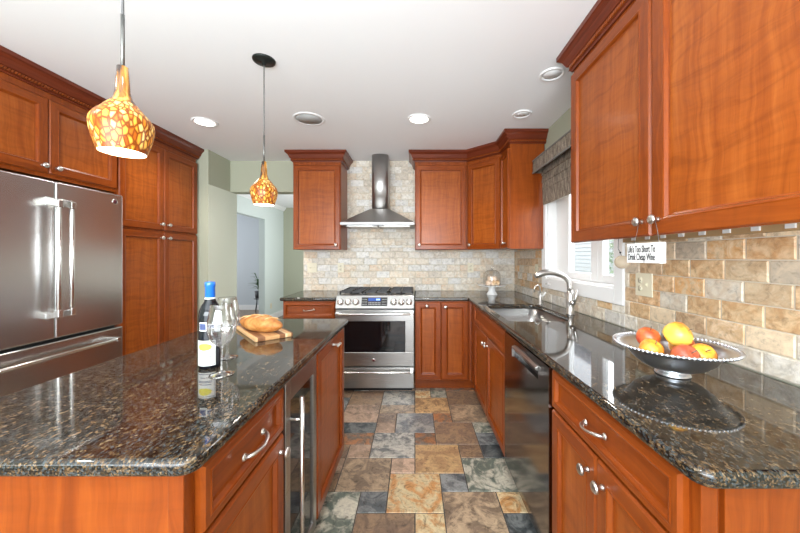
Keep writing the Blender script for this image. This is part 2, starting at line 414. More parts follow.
# slate floor: individual tile faces inside one mesh
COL = {'gold': ((.47, .31, .155), (.28, .165, .085)), 'cream': ((.56, .46, .28), (.38, .19, .07)), 'tan': ((.34, .25, .165), (.18, .13, .09)),
       'brown': ((.27, .18, .11), (.15, .10, .07)), 'rust': ((.36, .16, .07), (.15, .12, .095)), 'blue': ((.070, .080, .088), (.19, .20, .20)),
       'greygreen': ((.10, .12, .10), (.42, .40, .33)), 'grey': ((.12, .125, .125), (.40, .38, .34)), 'pink': ((.40, .28, .205), (.24, .17, .12)),
       'dark': ((.036, .045, .050), (.13, .14, .14)), 'bluegrey': ((.16, .17, .185), (.30, .29, .27))}
U = .15; ox, oy = 0.0, 1.935
placed = [(0, 2, 0, 2, 'gold'), (-1, 1, -2, 0, 'cream'), (1, 3, -3, -1, 'tan'), (2, 4, -1, 1, 'greygreen'), (1, 2, -1, 0, 'blue'), (-1, 0, 0, 1, 'pink'),
          (-3, -1, -1, 1, 'tan'), (-4, -2, -3, -1, 'greygreen'), (-2, -1, -2, -1, 'blue'), (-2, 0, -4, -2, 'brown'), (0, 1, -4, -2, 'cream'), (2, 3, 1, 2, 'brown'), (3, 4, 1, 2, 'dark'),
          (-2, 0, 1, 3, 'grey'), (-3, -2, 1, 2, 'pink'), (-4, -2, 2, 3, 'rust'), (-1, 1, 3, 5, 'bluegrey'), (-2, -1, 3, 4, 'pink'), (-4, -2, 3, 4, 'dark'), (0, 1, 2, 3, 'rust'),
          (1, 3, 2, 4, 'brown'), (3, 4, 2, 3, 'blue'), (0, 2, 5, 7, 'gold'), (1, 2, 4, 5, 'rust'), (2, 4, 4, 6, 'tan'), (-2, 0, 5, 6, 'tan'), (-4, -2, 4, 6, 'pink'), (-2, 0, 6, 8, 'grey'), (3, 4, -2, -1, 'cream'), (3, 4, -3, -2, 'dark')]
occ = set(); fl = list(placed)
for a, b, c, d, _ in placed:
    for i in range(a, b):
        for j in range(c, d): occ.add((i, j))
keys = ['gold', 'tan', 'brown', 'rust', 'blue', 'greygreen', 'grey', 'pink', 'bluegrey', 'tan', 'brown', 'cream']
for j in range(-20, 14):
    for i in range(-20, 8):
        if (i, j) in occ: continue
        for (wd, hd) in rnd.sample([(2, 2), (2, 2), (2, 1), (1, 2), (3, 2), (1, 1)], 6)+[(1, 1)]:
            cells = [(i+a, j+b) for a in range(wd) for b in range(hd)]
            if all(q not in occ and q[0] < 8 and q[1] < 14 for q in cells):
                occ.update(cells); fl.append((i, i+wd, j, j+hd, rnd.choice(keys))); break
def tile_mesh(name, quads, m, gm, backing):
    # quads: list of (4 outer corners low, 4 inset corners high, tone, vein, uvs)
    mb = MB(); tones = []
    for lo, hi, c1, c2, uvs in quads:
        b = mb.add(lo+hi)
        for q in ((4, 5, 6, 7), (0, 1, 5, 4), (1, 2, 6, 5), (2, 3, 7, 6), (3, 0, 4, 7)):
            mb.f.append(tuple(b+i for i in q)); mb.mi.append(0); mb.sm.append(False); mb.uv.append([uvs[i % 4] for i in q]); tones.append((c1, c2))
    for bq in backing:
        b = mb.add(bq); mb.f.append((b, b+1, b+2, b+3)); mb.mi.append(1); mb.sm.append(False); mb.uv.append([(0, 0)]*4); tones.append(((1, 1, 1), (1, 1, 1)))
    o = mb.build(name, [m, gm], structure=True, fix=False)
    for li, ln in enumerate(('tone', 'vein')):
        at = o.data.color_attributes.new(ln, 'FLOAT_COLOR', 'CORNER'); k = 0
        for p, t in zip(o.data.polygons, tones):
            for _ in p.vertices: at.data[k].color = (*t[li], 1); k += 1
    return o
def vary(c, a): 
    f = 1+rnd.uniform(-a, a); return tuple(x*f for x in c)
qs = []
for a, b, c, d, kc in fl:
    x0, x1, y0, y1 = ox+a*U+.002, ox+b*U-.002, oy+c*U+.002, oy+d*U-.002; e = .003
    u, v = rnd.random()*50, rnd.random()*50
    if rnd.random() < .5: uvs = [(u+x, v+y) for x, y in ((x0, y0), (x1, y0), (x1, y1), (x0, y1))]
    else: uvs = [(u+y, v-x) for x, y in ((x0, y0), (x1, y0), (x1, y1), (x0, y1))]
    qs.append(([(x0, y0, -.004), (x1, y0, -.004), (x1, y1, -.004), (x0, y1, -.004)], [(x0+e, y0+e, 0), (x1-e, y0+e, 0), (x1-e, y1-e, 0), (x0+e, y1-e, 0)],
               vary([x*1.15 for x in COL[kc][0]], .16), vary([x*1.2 for x in COL[kc][1]], .16), uvs))
tile_mesh('floor', qs, M['slate'], M['grout'], [[(-3.1, -2.7, -.003), (WX+.2, -2.7, -.003), (WX+.2, 3.95, -.003), (-3.1, 3.95, -.003)]])
struct('floor_hall', MB().box(-6.4, WX+.2, 3.95, 8.4, -.05, -.001), M['oak'])

# walls
struct('wall_back', MB().box(-1.31, WX, BY, BY+.14, 0, CZ), M['olive'])
wr = MB(); y0, y1, z0, z1 = 1.86, 2.84, 1.12, 2.05
wr.box(WX, WX+.16, -2.7, y0, 0, CZ).box(WX, WX+.16, y1, BY+.14, 0, CZ).box(WX, WX+.16, y0, y1, 0, z0).box(WX, WX+.16, y0, y1, z1, CZ)
struct('wall_right', wr, M['olive'])
struct('wall_left', MB().box(LX-.12, LX, -2.7, 3.36, 0, CZ), M['olive'])
wl = MB(); wl.box(LX-.12, -2.17, 3.36, 3.76, 2.075, CZ)
struct('wall_left_header', wl, M['olive'])
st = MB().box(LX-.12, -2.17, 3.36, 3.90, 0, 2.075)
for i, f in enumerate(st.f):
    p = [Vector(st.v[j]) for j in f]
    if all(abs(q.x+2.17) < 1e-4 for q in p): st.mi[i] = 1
struct('wall_left_return', st, [M['olive'], M['sage_lit']])  # lower side face paler than the front: hall light put into its colour
struct('wall_header', MB().box(-2.17, -1.31, BY, BY+.14, 2.075, CZ), M['olive'])
hw = MB().box(-3.12, -3.0, 3.90, 5.3, 0, CZ).box(-3.12, -3.0, 6.39, 7.3, 0, CZ).box(-3.12, -3.0, 5.3, 6.39, 2.07, CZ)
struct('wall_hall', hw, M['hallblue'])
struct('wall_hall_end', MB().box(-3.12, WX+.2, 7.3, 7.42, 0, CZ), M['olive'])
struct('wall_far_room', MB().box(-6.4, -3.12, 8.0, 8.12, 0, CZ), M['roomblue'])
struct('wall_far_room_side', MB().box(-6.5, -6.4, 3.36, 8.12, 0, CZ), M['roomblue'])
struct('wall_far_room_near', MB().box(-6.4, -3.12, 3.36, 3.46, 0, CZ), M['roomblue'])
struct('wall_hall_right', MB().box(-1.31, -1.2, BY+.14, 7.3, 0, CZ), M['sage_lit'])
rw = MB().box(LX-.12, -2.6, -2.82, -2.7, 0, CZ).box(1.0, WX+.16, -2.82, -2.7, 0, CZ).box(-2.6, 1.0, -2.82, -2.7, 2.2, CZ)
struct('wall_rear', rw, M['olive'])
struct('baseboard_hall', MB().box(-3.0, -2.985, 6.39, 7.3, 0, .12).box(-3.0, -1.31, 7.285, 7.3, 0, .12), M['white'])
struct('baseboard_far_room', MB().box(-6.4, -3.12, 7.985, 8.0, 0, .12), M['white'])
struct('trim_1', MB().sweep([(0, 2.36), (.015, 2.36), (.06, 2.42), (.06, 2.44), (0, 2.44)], [(-3.0, 3.9), (-3.0, 7.3)]), M['white'])

# travertine backsplash
TC_L = [((.60, .54, .45), (.68, .64, .58)), ((.66, .61, .54), (.56, .48, .38)), ((.57, .47, .36), (.66, .60, .51)), ((.64, .62, .59), (.55, .51, .45)),
        ((.58, .44, .31), (.66, .58, .47)), ((.62, .59, .54), (.66, .64, .61)), ((.68, .63, .55), (.60, .49, .36)), ((.50, .43, .35), (.62, .55, .46))]
TC_W = [((.46, .30, .16), (.58, .44, .30)), ((.40, .22, .10), (.55, .39, .24)), ((.52, .41, .28), (.40, .28, .17)), ((.38, .32, .25), (.50, .41, .31)),
        ((.50, .27, .11), (.56, .42, .27)), ((.52, .38, .23), (.40, .24, .12)), ((.33, .21, .12), (.50, .36, .23)), ((.54, .42, .29), (.60, .48, .34))]
TC_W = [tuple(tuple(min(.8, x*1.30) for x in c) for c in t) for t in TC_W]
TC_B = [tuple(tuple(min(.82, x*1.03) for x in c) for c in t) for t in TC_L]
def tile_wall(name, rects, P, toneset, z0=.914, tw=.152, th=.0765):
    qs = []; bk = []; T = .008; e = .004
    for (u0, u1, v0, v1) in rects:
        bk.append([P(u0, v0, T-.003), P(u1, v0, T-.003), P(u1, v1, T-.003), P(u0, v1, T-.003)])
        r = int((v0-z0)/th-1)
        while z0+r*th < v1:
            off = (r % 2)*tw/2+rnd.uniform(-.01, .01); k = int((u0-off)/tw)-2
            while off+k*tw < u1:
                a, b = max(u0, off+k*tw+.0018), min(u1, off+(k+1)*tw-.0018); c, d = max(v0, z0+r*th+.0018), min(v1, z0+(r+1)*th-.0018)
                if b-a > .012 and d-c > .006:
                    c1, c2 = rnd.choice(toneset(r, (a+b)/2)); uu, vv = rnd.random()*50, rnd.random()*50
                    cs = [(a, c), (b, c), (b, d), (a, d)]; ci = [(a+e, c+e), (b-e, c+e), (b-e, d-e), (a+e, d-e)]
                    if b-a < .02 or d-c < .02: ci = cs
                    hh = T+rnd.uniform(0, .0015)
                    qs.append(([P(x, y, T-.003) for x, y in cs], [P(x, y, hh) for x, y in ci], vary(c1, .07), vary(c2, .07), [(uu+x, vv+y) for x, y in cs]))
                k += 1
            r += 1
    return tile_mesh(name, qs, M['travertine'], M['tgrout'], bk)
tile_wall('wall_back_tiles', [(-1.31, 1.167, .914, 1.42), (-.80, .01, 1.42, CZ)], lambda u, v, h: (u, BY-h, v), lambda r, u: TC_B)
def right_tones(r, u): return TC_B[:4] if r <= 0 else (TC_W+TC_B[1:3] if r > 2 else TC_W+TC_B[:4])
tile_wall('wall_right_tiles', [(-1.78, -.30, .914, 1.42), (-2.93, -1.78, .914, 1.035), (-3.752, -2.93, .914, 1.42)], lambda u, v, h: (WX-h, -u, v), right_tones)

# window
wn = thing('window_1', 'white casement window above the sink', 'window', (WX, 2.35, 1.035)); wn['kind'] = 'structure'
cs = MB(); X0 = WX-.02
cs.box(X0, WX, 1.78, 1.865, 1.035, 2.13).box(X0, WX, 2.835, 2.92, 1.035, 2.13).box(X0, WX, 1.865, 2.835, 1.035, 1.125).box(X0, WX, 1.865, 2.835, 2.045, 2.13)
cs.build('window_casing', M['white'], wn, world=True, bevel=.004)
jb = MB().box(WX, WX+.16, 1.86, 1.875, 1.12, 2.05).box(WX, WX+.16, 2.825, 2.84, 1.12, 2.05).box(WX, WX+.16, 1.875, 2.825, 1.12, 1.135).box(WX, WX+.16, 1.875, 2.825, 2.035, 2.05)
jb.build('window_jamb', M['white'], wn, world=True)
for (a, b, pa, pb) in ((1.875, 2.19, 1.945, 2.135), (2.19, 2.825, 2.275, 2.60)):
    s = MB().box(WX+.075, WX+.12, a, pa, 1.135, 2.035).box(WX+.075, WX+.12, pb, b, 1.135, 2.035).box(WX+.075, WX+.12, pa, pb, 1.135, 1.19).box(WX+.075, WX+.12, pa, pb, 1.98, 2.035)
    so = s.build('sash', M['white'], wn, world=True, bevel=.005)
    MB().box(WX+.094, WX+.098, pa, pb, 1.19, 1.98).build('pane', M['pane'], so, world=False).location = (0, 0, 0)
    pn = so.children[0]; pn.data.transform(Matrix.Translation(-wn.location))
MB().box(WX-.045, WX-.018, 2.74, 2.775, 1.07, 1.085).tube([(WX-.04, 2.757, 1.08), (WX-.05, 2.72, 1.09)], .005).build('crank', M['nickel'], wn, world=True)

# outdoors
struct('ground', MB().box(WX+.3, 16, -2, 24, -.4, -.3), M['lawn'])
hb = thing('house', 'pale sided neighbouring house seen through the window', 'house', (7.5, 15, -.3))
hm = MB().box(7, 11, 12.6, 20, -.3, 4.0)
for k in range(26): hm.hexa([(6.97, 12.6, -.2+k*.16), (7, 12.6, -.2+k*.16), (7, 20, -.2+k*.16), (6.97, 20, -.2+k*.16), (6.995, 12.6, -.05+k*.16), (7, 12.6, -.05+k*.16), (7, 20, -.05+k*.16), (6.995, 20, -.05+k*.16)])
hm.build('siding_wall', M['siding'], hb, world=True)
MB().prism([(6.6, 12.4), (11.4, 12.4), (11.4, 20.2), (6.6, 20.2)], 4.0, 4.2).hexa([(6.6, 12.4, 4.2), (11.4, 12.4, 4.2), (11.4, 20.2, 4.2), (6.6, 20.2, 4.2), (8.95, 12.4, 6), (9.05, 12.4, 6), (9.05, 20.2, 6), (8.95, 20.2, 6)]).build('roof', M['roofing'], hb, world=True)
tr = thing('tree', 'leafy pale green tree seen through the right window sash', 'tree', (5.2, 7.7, -.3))
MB().tube([(0, 0, 0), (.05, 0, 1.0), (0, .05, 2.2)], [.12, .1, .05]).build('trunk', M['bark'], tr)
lf = MB()
for k in range(2600):
    v = Vector((rnd.gauss(0, 1), rnd.gauss(0, 1), rnd.gauss(0, 1))).normalized()*rnd.random()**.5
    c = Vector((v.x*.8, v.y*.85, 2.0+v.z*1.6)); a = Vector((rnd.gauss(0, 1), rnd.gauss(0, 1), rnd.gauss(0, 1))).normalized(); b = a.orthogonal().normalized(); r = rnd.uniform(.03, .07)
    lf.quad([c-a*r, c-b*r*.5, c+a*r, c+b*r*.5])
lf.build('foliage', M['treeleaf'], tr, fix=False)

# ------------------------------------------------------------------ cabinets
def door_mb(x0, z0, w, h, fw=.06, grain=(0, 0, 1)):
    mb = MB(); rings = []
    for ins, y in ((0, 0), (0, -.013), (.006, -.02), (fw-.014, -.02), (fw-.010, -.0215), (fw-.005, -.0195), (fw-.001, -.008), (fw+.005, -.006)):
        rings.append([(x0+ins, y, z0+ins), (x0+w-ins, y, z0+ins), (x0+w-ins, y, z0+h-ins), (x0+ins, y, z0+h-ins)])
    offs = [(rnd.random()*9, rnd.random()*9) for _ in range(4)]
    for a, b in zip(rings, rings[1:]):
        for i in range(4):
            j = (i+1) % 4; k = mb.add([a[i], a[j], b[j], b[i]]); mb.face([k, k+1, k+2, k+3], (1, 0, 0) if i % 2 == 0 else (0, 0, 1), 0, False, offs[i])
    k = mb.add(rings[-1]); mb.face([k, k+1, k+2, k+3], grain, 1, False, (rnd.random()*9, rnd.random()*9))
    k = mb.add(rings[0]); mb.face([k+3, k+2, k+1, k], grain, 0)
    return mb
def knob_mb(x, z, y=-.02):
    return MB().lathe([(0, 0), (.009, 0), (.007, .004), (.0055, .014), (.009, .018), (.016, .021), (.017, .026), (.013, .031), (0, .033)], 16, ax_y(x, y, z))
def door(par, x0, z0, w, h, knob=None, fw=.06):
    d = door_mb(x0, z0, w, h, fw).build('door', [M['wood'], M['panel']], par, fix=False)
    if knob: knob_mb(*knob).build('knob', M['nickel'], d)
    return d
def pull_mb(x, z, y=-.02, w=.1):
    mb = MB(); n = 12
    pts = [(x-w/2+w*i/n, y-.004-.028*sin(pi*i/n)**.6, z+.012*(i/n-.5)) for i in range(n+1)]
    rad = [.0075 - .003*sin(pi*i/n) for i in range(n+1)]
    mb.tube(pts, rad, 10, flat=.8)
    for sx in (-1, 1): mb.lathe([(0, 0), (.010, 0), (.009, .004), (0, .006)], 12, ax_y(x+sx*w/2, y, z+sx*.006))
    return mb
def drawer(par, x0, z0, w, h, pull=True, fw=.035):
    d = door_mb(x0, z0, w, h, fw, (1, 0, 0)).build('drawer', [M['wood'], M['wood']], par, fix=False)
    if pull: pull_mb(x0+w/2, z0+h/2).build('pull_handle', M['nickel'], d)
    return d
RZ = {'back': 0, 'right': -pi/2, 'left': pi/2}
def carcass(par, w, depth, z0, z1, toe=True, name='carcass'):
    MB().box(0, w, 0, depth, z0, z1).build(name, M['wood'], par, bevel=.002)
    if toe: MB().box(.002, w-.002, .07, depth-.01, 0, z0, (1, 0, 0)).build('toe_kick', M['wood'], par)
CROWN = [(0, 2.328), (.010, 2.328), (.013, 2.336), (.021, 2.339), (.018, 2.342), (.018, 2.358), (.022, 2.361), (.028, 2.364), (.034, 2.376), (.044, 2.397), (.058, 2.411), (.067, 2.416), (.067, 2.4395), (0, 2.4395)]
def crown(par, path, i0=0, i1=None, name='crown_moulding'):
    P = [Vector(p) for p in path]; i1 = len(P)-1 if i1 is None else i1
    co = MB().sweep(CROWN, path, i0, i1).build(name, M['crown'], par, world=True)
    mb = MB()
    for i in range(i0, i1):
        d = (P[i+1]-P[i]); L = d.length; d.normalize(); nn = Vector((d.y, -d.x)); k = 0
        while .002+k*.016 < L+.012:
            c = P[i]+d*(k*.016); q = []
            for dz, sh in ((2.3425, -.004), (2.3575, .004)):
                for (s, o) in ((0, .017), (.010, .017), (.010, .0255), (0, .0255)):
                    r = c+d*(s+sh)+nn*o; q.append((r.x, r.y, dz))
            mb.hexa(q); k += 1
    ro = mb.build('rope_bead', M['wood'], par, world=True); ro.parent = co
    return co

# base cabinets, right run
nb = thing('base_cabinet', 'cherry base cabinet at the near end of the right counter, one drawer over two doors', 'cabinet', (.552, 1.25, 0), RZ['right'])
carcass(nb, .615, .60, .1, .88)
drawer(nb, .002, .725, .604, .145); door(nb, .002, .115, .302, .60, (.268, .655)); door(nb, .310, .115, .296, .60, (.346, .655))
ep = MB().box(.60, .617, .045, .605, .02, .879).box(.611, .633, .0, .032, .02, .879).box(.613, .629, .05, .60, .02, .879)
ep.build('end_panel', M['wood'], nb, bevel=.002)
sb = thing('base_cabinet', 'cherry sink base cabinet with two doors under the steel sink', 'cabinet', (.552, 2.894, 0), RZ['right'])
carcass(sb, 1.012, .55, .1, .69)
MB().box(0, 1.012, 0, .018, .70, .88).build('face_frame', M['wood'], sb, bevel=.002)
drawer(sb, .008, .725, .996, .145, False); door(sb, .008, .115, .495, .60, (.465, .655)); door(sb, .509, .115, .495, .60, (.547, .655))
dw = thing('dishwasher', 'dark stainless dishwasher between the sink cabinet and the near drawer cabinet', 'dishwasher', (.552, 1.872, 0), RZ['right'])
MB().box(0, .616, 0, .60, .1, .878).build('tub', M['black'], dw)
dd = MB()
dd.box(.004, .617, -.028, 0, .12, .785).box(.004, .617, -.028, 0, .835, .874).box(.004, .19, -.028, 0, .785, .835).box(.51, .617, -.028, 0, .785, .835)
do = dd.build('door', M['dark_steel'], dw)
MB().box(.19, .51, -.006, 0, .785, .835).build('handle_recess', M['black'], do)
MB().hexa([(.185, -.042, .828), (.515, -.042, .828), (.515, -.028, .822), (.185, -.028, .822), (.185, -.042, .838), (.515, -.042, .838), (.515, -.028, .845), (.185, -.028, .845)]).box(.185, .192, -.042, -.028, .785, .84).build('handle', M['steel'], do, bevel=.002)
MB().box(.01, .606, .05, .08, .0, .118).build('toe_kick', M['black'], dw)
bc = thing('base_cabinet', 'cherry corner base cabinet with two full-height doors right of the range', 'cabinet', (.0, 3.13, 0), 0)
MB().prism([(0, 3.13), (.54, 3.13), (.552, 3.128), (.552, 2.897), (1.165, 2.897), (1.165, 3.74), (0, 3.74)], .1, .88).build('carcass', M['wood'], bc, world=True, bevel=.002)
MB().prism([(.002, 3.2), (.61, 3.2), (.61, 2.9), (1.16, 2.9), (1.16, 3.73), (.002, 3.73)], 0, .1, (1, 0, 0)).build('toe_kick', M['wood'], bc, world=True)
door(bc, .006, .115, .245, .755, (.115, .835)); door(bc, .257, .115, .262, .755, (.295, .825))
lb = thing('base_cabinet', 'small cherry drawer cabinet left of the range under its own granite top', 'cabinet', (-1.29, 3.13, 0), 0)
carcass(lb, .517, .61, .1, .88)
drawer(lb, .008, .715, .501, .155); door(lb, .008, .115, .248, .59, (.22, .65)); door(lb, .261, .115, .248, .59, (.30, .65))

# island units
IX = -.46
i1 = thing('island_cabinet', 'cherry island cabinet at the near end, drawer with curved pull over one door', 'cabinet', (IX, .655, 0), RZ['left'])
carcass(i1, .43, .70, .1, .88)
drawer(i1, .012, .725, .41, .145); door(i1, .012, .115, .41, .60, (.385, .672))
ep = MB().box(-.018, .0, .03, .70, .02, .879).box(-.022, .008, -.002, .03, .02, .879)
ep.build('end_panel', M['wood'], i1, bevel=.002)
wc = thing('wine_cooler', 'built-in stainless wine cooler with glass door and tall bar handle in the island', 'wine cooler', (IX, 1.087, 0), RZ['left'])
cab = MB().box(0, .345, .02, .6, .85, .878).box(0, .02, .02, .6, .1, .85).box(.325, .345, .02, .6, .1, .85).box(.02, .325, .58, .6, .1, .85).box(0, .345, .02, .6, .08, .1)
cab.build('cabinet_shell', M['dark_in'], wc)
fr = MB().box(.003, .045, -.02, .015, .11, .874).box(.300, .342, -.02, .015, .11, .874).box(.045, .300, -.02, .015, .80, .874).box(.045, .300, -.02, .015, .11, .155)
fo = fr.build('door', M['steel'], wc, bevel=.002)
MB().box(.045, .300, -.012, -.006, .155, .80).build('glass_pane', M['tinted'], fo)
hd = MB().tube([(.040, -.062, .14), (.040, -.062, .815)], .0075, 14)
for z in (.235, .735): hd.tube([(.040, -.02, z), (.040, -.062, z)], .005)
hd.build('handle', M['bright_steel'], fo)
for k in range(5):
    r = MB().box(.022, .323, .06, .07, .22+k*.12, .24+k*.12)
    for q in range(6): r.box(.03+q*.056, .034+q*.056, .07, .5, .225+k*.12, .229+k*.12)
    r.build('wine_rack', M['bright_steel'], wc)
MB().box(.004, .341, .03, .05, 0, .08).build('toe_grille', M['black'], wc)
i2 = thing('island_cabinet', 'cherry island cabinet at the far end with one tall pull-out door', 'cabinet', (IX, 1.435, 0), RZ['left'])
carcass(i2, .565, .70, .1, .88)
door(i2, .012, .115, .54, .755, None)
kn = MB().lathe([(0, 0), (.009, 0), (.006, .004), (.005, .03), (0, .03)], 12, ax_y(.28, -.02, .838)).tube([(.255, -.054, .838), (.305, -.054, .838)], [.006, .006]).ball((.253, -.054, .838), .0075).ball((.307, -.054, .838), .0075)
dch = [c for c in i2.children if c.name.startswith('door')][0]
kn.build('knob', M['nickel'], dch)

# worktops
tag(slab('island_worktop', rounded([(-1.17, .612), (-.426, .612), (-.426, 2.054), (-1.17, 2.054)], [.03, .035, .02, .03]), [], .8805, .914, .011, M['granite']), 'speckled granite worktop covering the island', 'worktop')
SINK = rounded([(.585, 1.965), (.93, 1.965), (1.012, 2.10), (1.012, 2.665), (.585, 2.665)], [.05, .06, .06, .07, .06])
ctr = rounded([(-.004, 3.108), (.518, 3.108), (.518, .579), (1.166, .579), (1.166, 3.751), (-.004, 3.751)], [.004, .02, .035, .004, .004, .004])
tag(slab('worktop', ctr, [SINK], .8805, .914, .011, M['granite']), 'L-shaped speckled granite worktop along the right wall around the sink', 'worktop')
tag(slab('worktop', rounded([(-1.32, 3.108), (-.772, 3.108), (-.772, 3.751), (-1.32, 3.751)], [.02, .004, .004, .004]), [], .8805, .914, .011, M['granite']), 'small granite worktop left of the range', 'worktop')

# sink (undermount bowl)
sk = thing('sink', 'stainless undermount sink set into the right worktop', 'sink', (.8, 2.31, .70))
bm_ = MB(); cx, cy = .80, 2.31; lay = []
for (f, z) in ((1.02, .8795), (1.0, .879), (.985, .76), (.95, .725), (.85, .712), (.12, .705)):
    b = bm_.add([(cx+(x-cx)*f, cy+(y-cy)*f, z) for x, y in SINK]); lay.append(b)
k = len(SINK)
for a, b in zip(lay, lay[1:]):
    for i in range(k): j = (i+1) % k; bm_.face([a+i, a+j, b+j, b+i], sm=True)
bm_.face([lay[-1]+i for i in range(k)])
bm_.build('basin', M['steel'], sk, world=True, fix=False)
MB().lathe([(0, .706), (.035, .706), (.042, .708), (.045, .714), (0, .714)], 24, Matrix.Translation((.80, 2.31, 0))).build('drain', M['nickel'], sk, world=True)

# faucet
fa = thing('faucet', 'brushed nickel pull-down faucet with arched spout behind the sink', 'faucet', (1.068, 2.20, .914))
MB().lathe([(0, 0), (.030, 0), (.030, .008), (.025, .012), (.026, .07), (.031, .085), (.029, .10), (.024, .13), (.020, .17), (0, .17)], 24).build('body', M['nickel'], fa)
arc = [(0, 0, .15), (-.002, 0, .19), (-.012, 0, .225), (-.035, 0, .255), (-.07, 0, .275), (-.11, 0, .287), (-.15, 0, .290), (-.19, 0, .285), (-.225, 0, .272), (-.245, 0, .262)]
MB().tube(arc, [.021, .0195, .0185, .018, .0185, .0195, .021, .023, .021, .016], 16).build('spout', M['nickel'], fa)
MB().lathe([(0, 0), (.018, 0), (.019, .02), (.015, .032), (0, .034)], 16, Matrix.Translation((0, -.018, .085)) @ Matrix.Rotation(pi/2, 4, 'X')).tube([(0, -.044, .085), (.006, -.055, .11), (.012, -.060, .15), (.016, -.058, .175)], [.010, .011, .009, .006], 12).build('lever', M['nickel'], fa)
tp = thing('water_tap', 'small gooseneck water tap beside the faucet near the window corner', 'tap', (1.045, 2.67, .914))
MB().lathe([(0, 0), (.020, 0), (.020, .006), (.013, .012), (.012, .07), (.009, .085), (0, .085)], 20).build('body', M['nickel'], tp)
MB().tube([(0, 0, .08), (0, 0, .125), (-.008, -.004, .15), (-.024, -.008, .162), (-.042, -.010, .155), (-.053, -.012, .135), (-.055, -.012, .105)], .006, 12).build('spout', M['nickel'], tp)
MB().tube([(.01, -.004, .065), (.03, -.012, .085), (.036, -.014, .105)], [.006, .0055, .007], 10).build('lever', M['porcelain'], tp)

# ------------------------------------------------------------------ upper cabinets
UB, UT = 1.384, 2.305
def upper_box(par, poly, name='carcass', zb=UB+.03, world=True):
    return MB().prism(poly, zb, 2.36).build(name, M['wood'], par, world=True, bevel=.002)
nu = thing('wall_cabinet', 'large cherry wall cabinet at upper right with two tall doors', 'cabinet', (.872, 1.757, UB), RZ['right'])
upper_box(nu, [(.872, 1.757), (.872, .567), (WX-.009, .567), (WX-.009, 1.757)])
door(nu, .003, 0, .592, UT-UB-.005, (.555, .055), .066); door(nu, .601, 0, .586, UT-UB-.005, (.636, .055), .066)
MB().box(0, 1.19, .0, .018, .005, .031).build('light_rail', M['wood'], nu)
crown(nu, [(WX-.001, 1.757), (.872, 1.757), (.872, .567)])
lu = thing('wall_cabinet', 'single-door cherry wall cabinet left of the range hood', 'cabinet', (-1.306, 3.43, UB), 0)
upper_box(lu, [(-1.306, 3.43), (-.793, 3.43), (-.793, 3.751), (-1.306, 3.751)], zb=UB+.006)
door(lu, .006, 0.005, .501, UT-UB-.02, (.465, .055))
crown(lu, [(-1.306, 3.751), (-1.306, 3.43), (-.793, 3.43), (-.793, 3.751)])
run = [(0, 3.751), (0, 3.43), (.565, 3.43), (.855, 3.15), (.855, 2.88), (WX-.001, 2.88)]
cu = thing('wall_cabinet', 'single-door cherry wall cabinet right of the range hood', 'cabinet', (0, 3.43, UB), 0)
upper_box(cu, [(0, 3.43), (.563, 3.43), (.563, 3.751), (0, 3.751)], zb=UB+.006)
door(cu, .006, .005, .54, UT-UB-.02, (.045, .055))
crown(cu, run, 0, 2)
ang = math.atan2(-.28, .29)
du = thing('wall_cabinet', 'angled corner cherry wall cabinet between the back and window walls', 'cabinet', (.565, 3.43, UB), ang)
upper_box(du, [(.565, 3.43), (.855, 3.152), (WX-.009, 3.152), (WX-.009, 3.751), (.565, 3.751)], zb=UB+.006)
door(du, .012, .005, .379, UT-UB-.02, (.045, .055))
crown(du, run, 2, 3)
su = thing('wall_cabinet', 'narrow cherry wall cabinet beside the window with broad plain end panel', 'cabinet', (.855, 3.15, UB), RZ['right'])
upper_box(su, [(.855, 3.15), (.855, 2.88), (WX-.009, 2.88), (WX-.009, 3.15)], zb=UB)
door(su, .004, .005, .262, UT-UB-.02, (.19, .055), .05)
crown(su, run, 3, 5)
# left wall: pantry and fridge cabinet
PX = -2.28
pa = thing('pantry_cabinet', 'tall cherry pantry with four doors right of the fridge', 'cabinet', (PX, 2.44, 0), RZ['left'])
carcass(pa, .89, .61, .1, 2.36)
for x0, kx in ((.006, .405), (.448, .487)):
    door(pa, x0, .115, .437, 1.415, (kx, 1.48)); door(pa, x0, 1.548, .437, .735, (kx, 1.60))
crown(pa, [(PX, 1.50), (PX, 3.33), (LX, 3.33)][0:3] if False else [(LX+.001, 3.33), (PX, 3.33)][::-1] if False else [(PX, 2.44), (PX, 3.33), (LX+.001, 3.33)])
fc = thing('wall_cabinet', 'cherry cabinet with two short doors over the fridge', 'cabinet', (PX, 1.52, 0), RZ['left'])
MB().box(-.02, .918, 0, .61, 1.80, 2.36).build('carcass', M['wood'], fc, bevel=.002)
MB().box(-.02, 0, 0, .61, 0, 1.80).build('side_panel', M['wood'], fc, bevel=.002)
door(fc, .004, 1.825, .452, .458, (.42, 1.865)); door(fc, .460, 1.825, .452, .458, (.496, 1.865))
crown(fc, [(PX, 1.50), (PX, 2.44)])

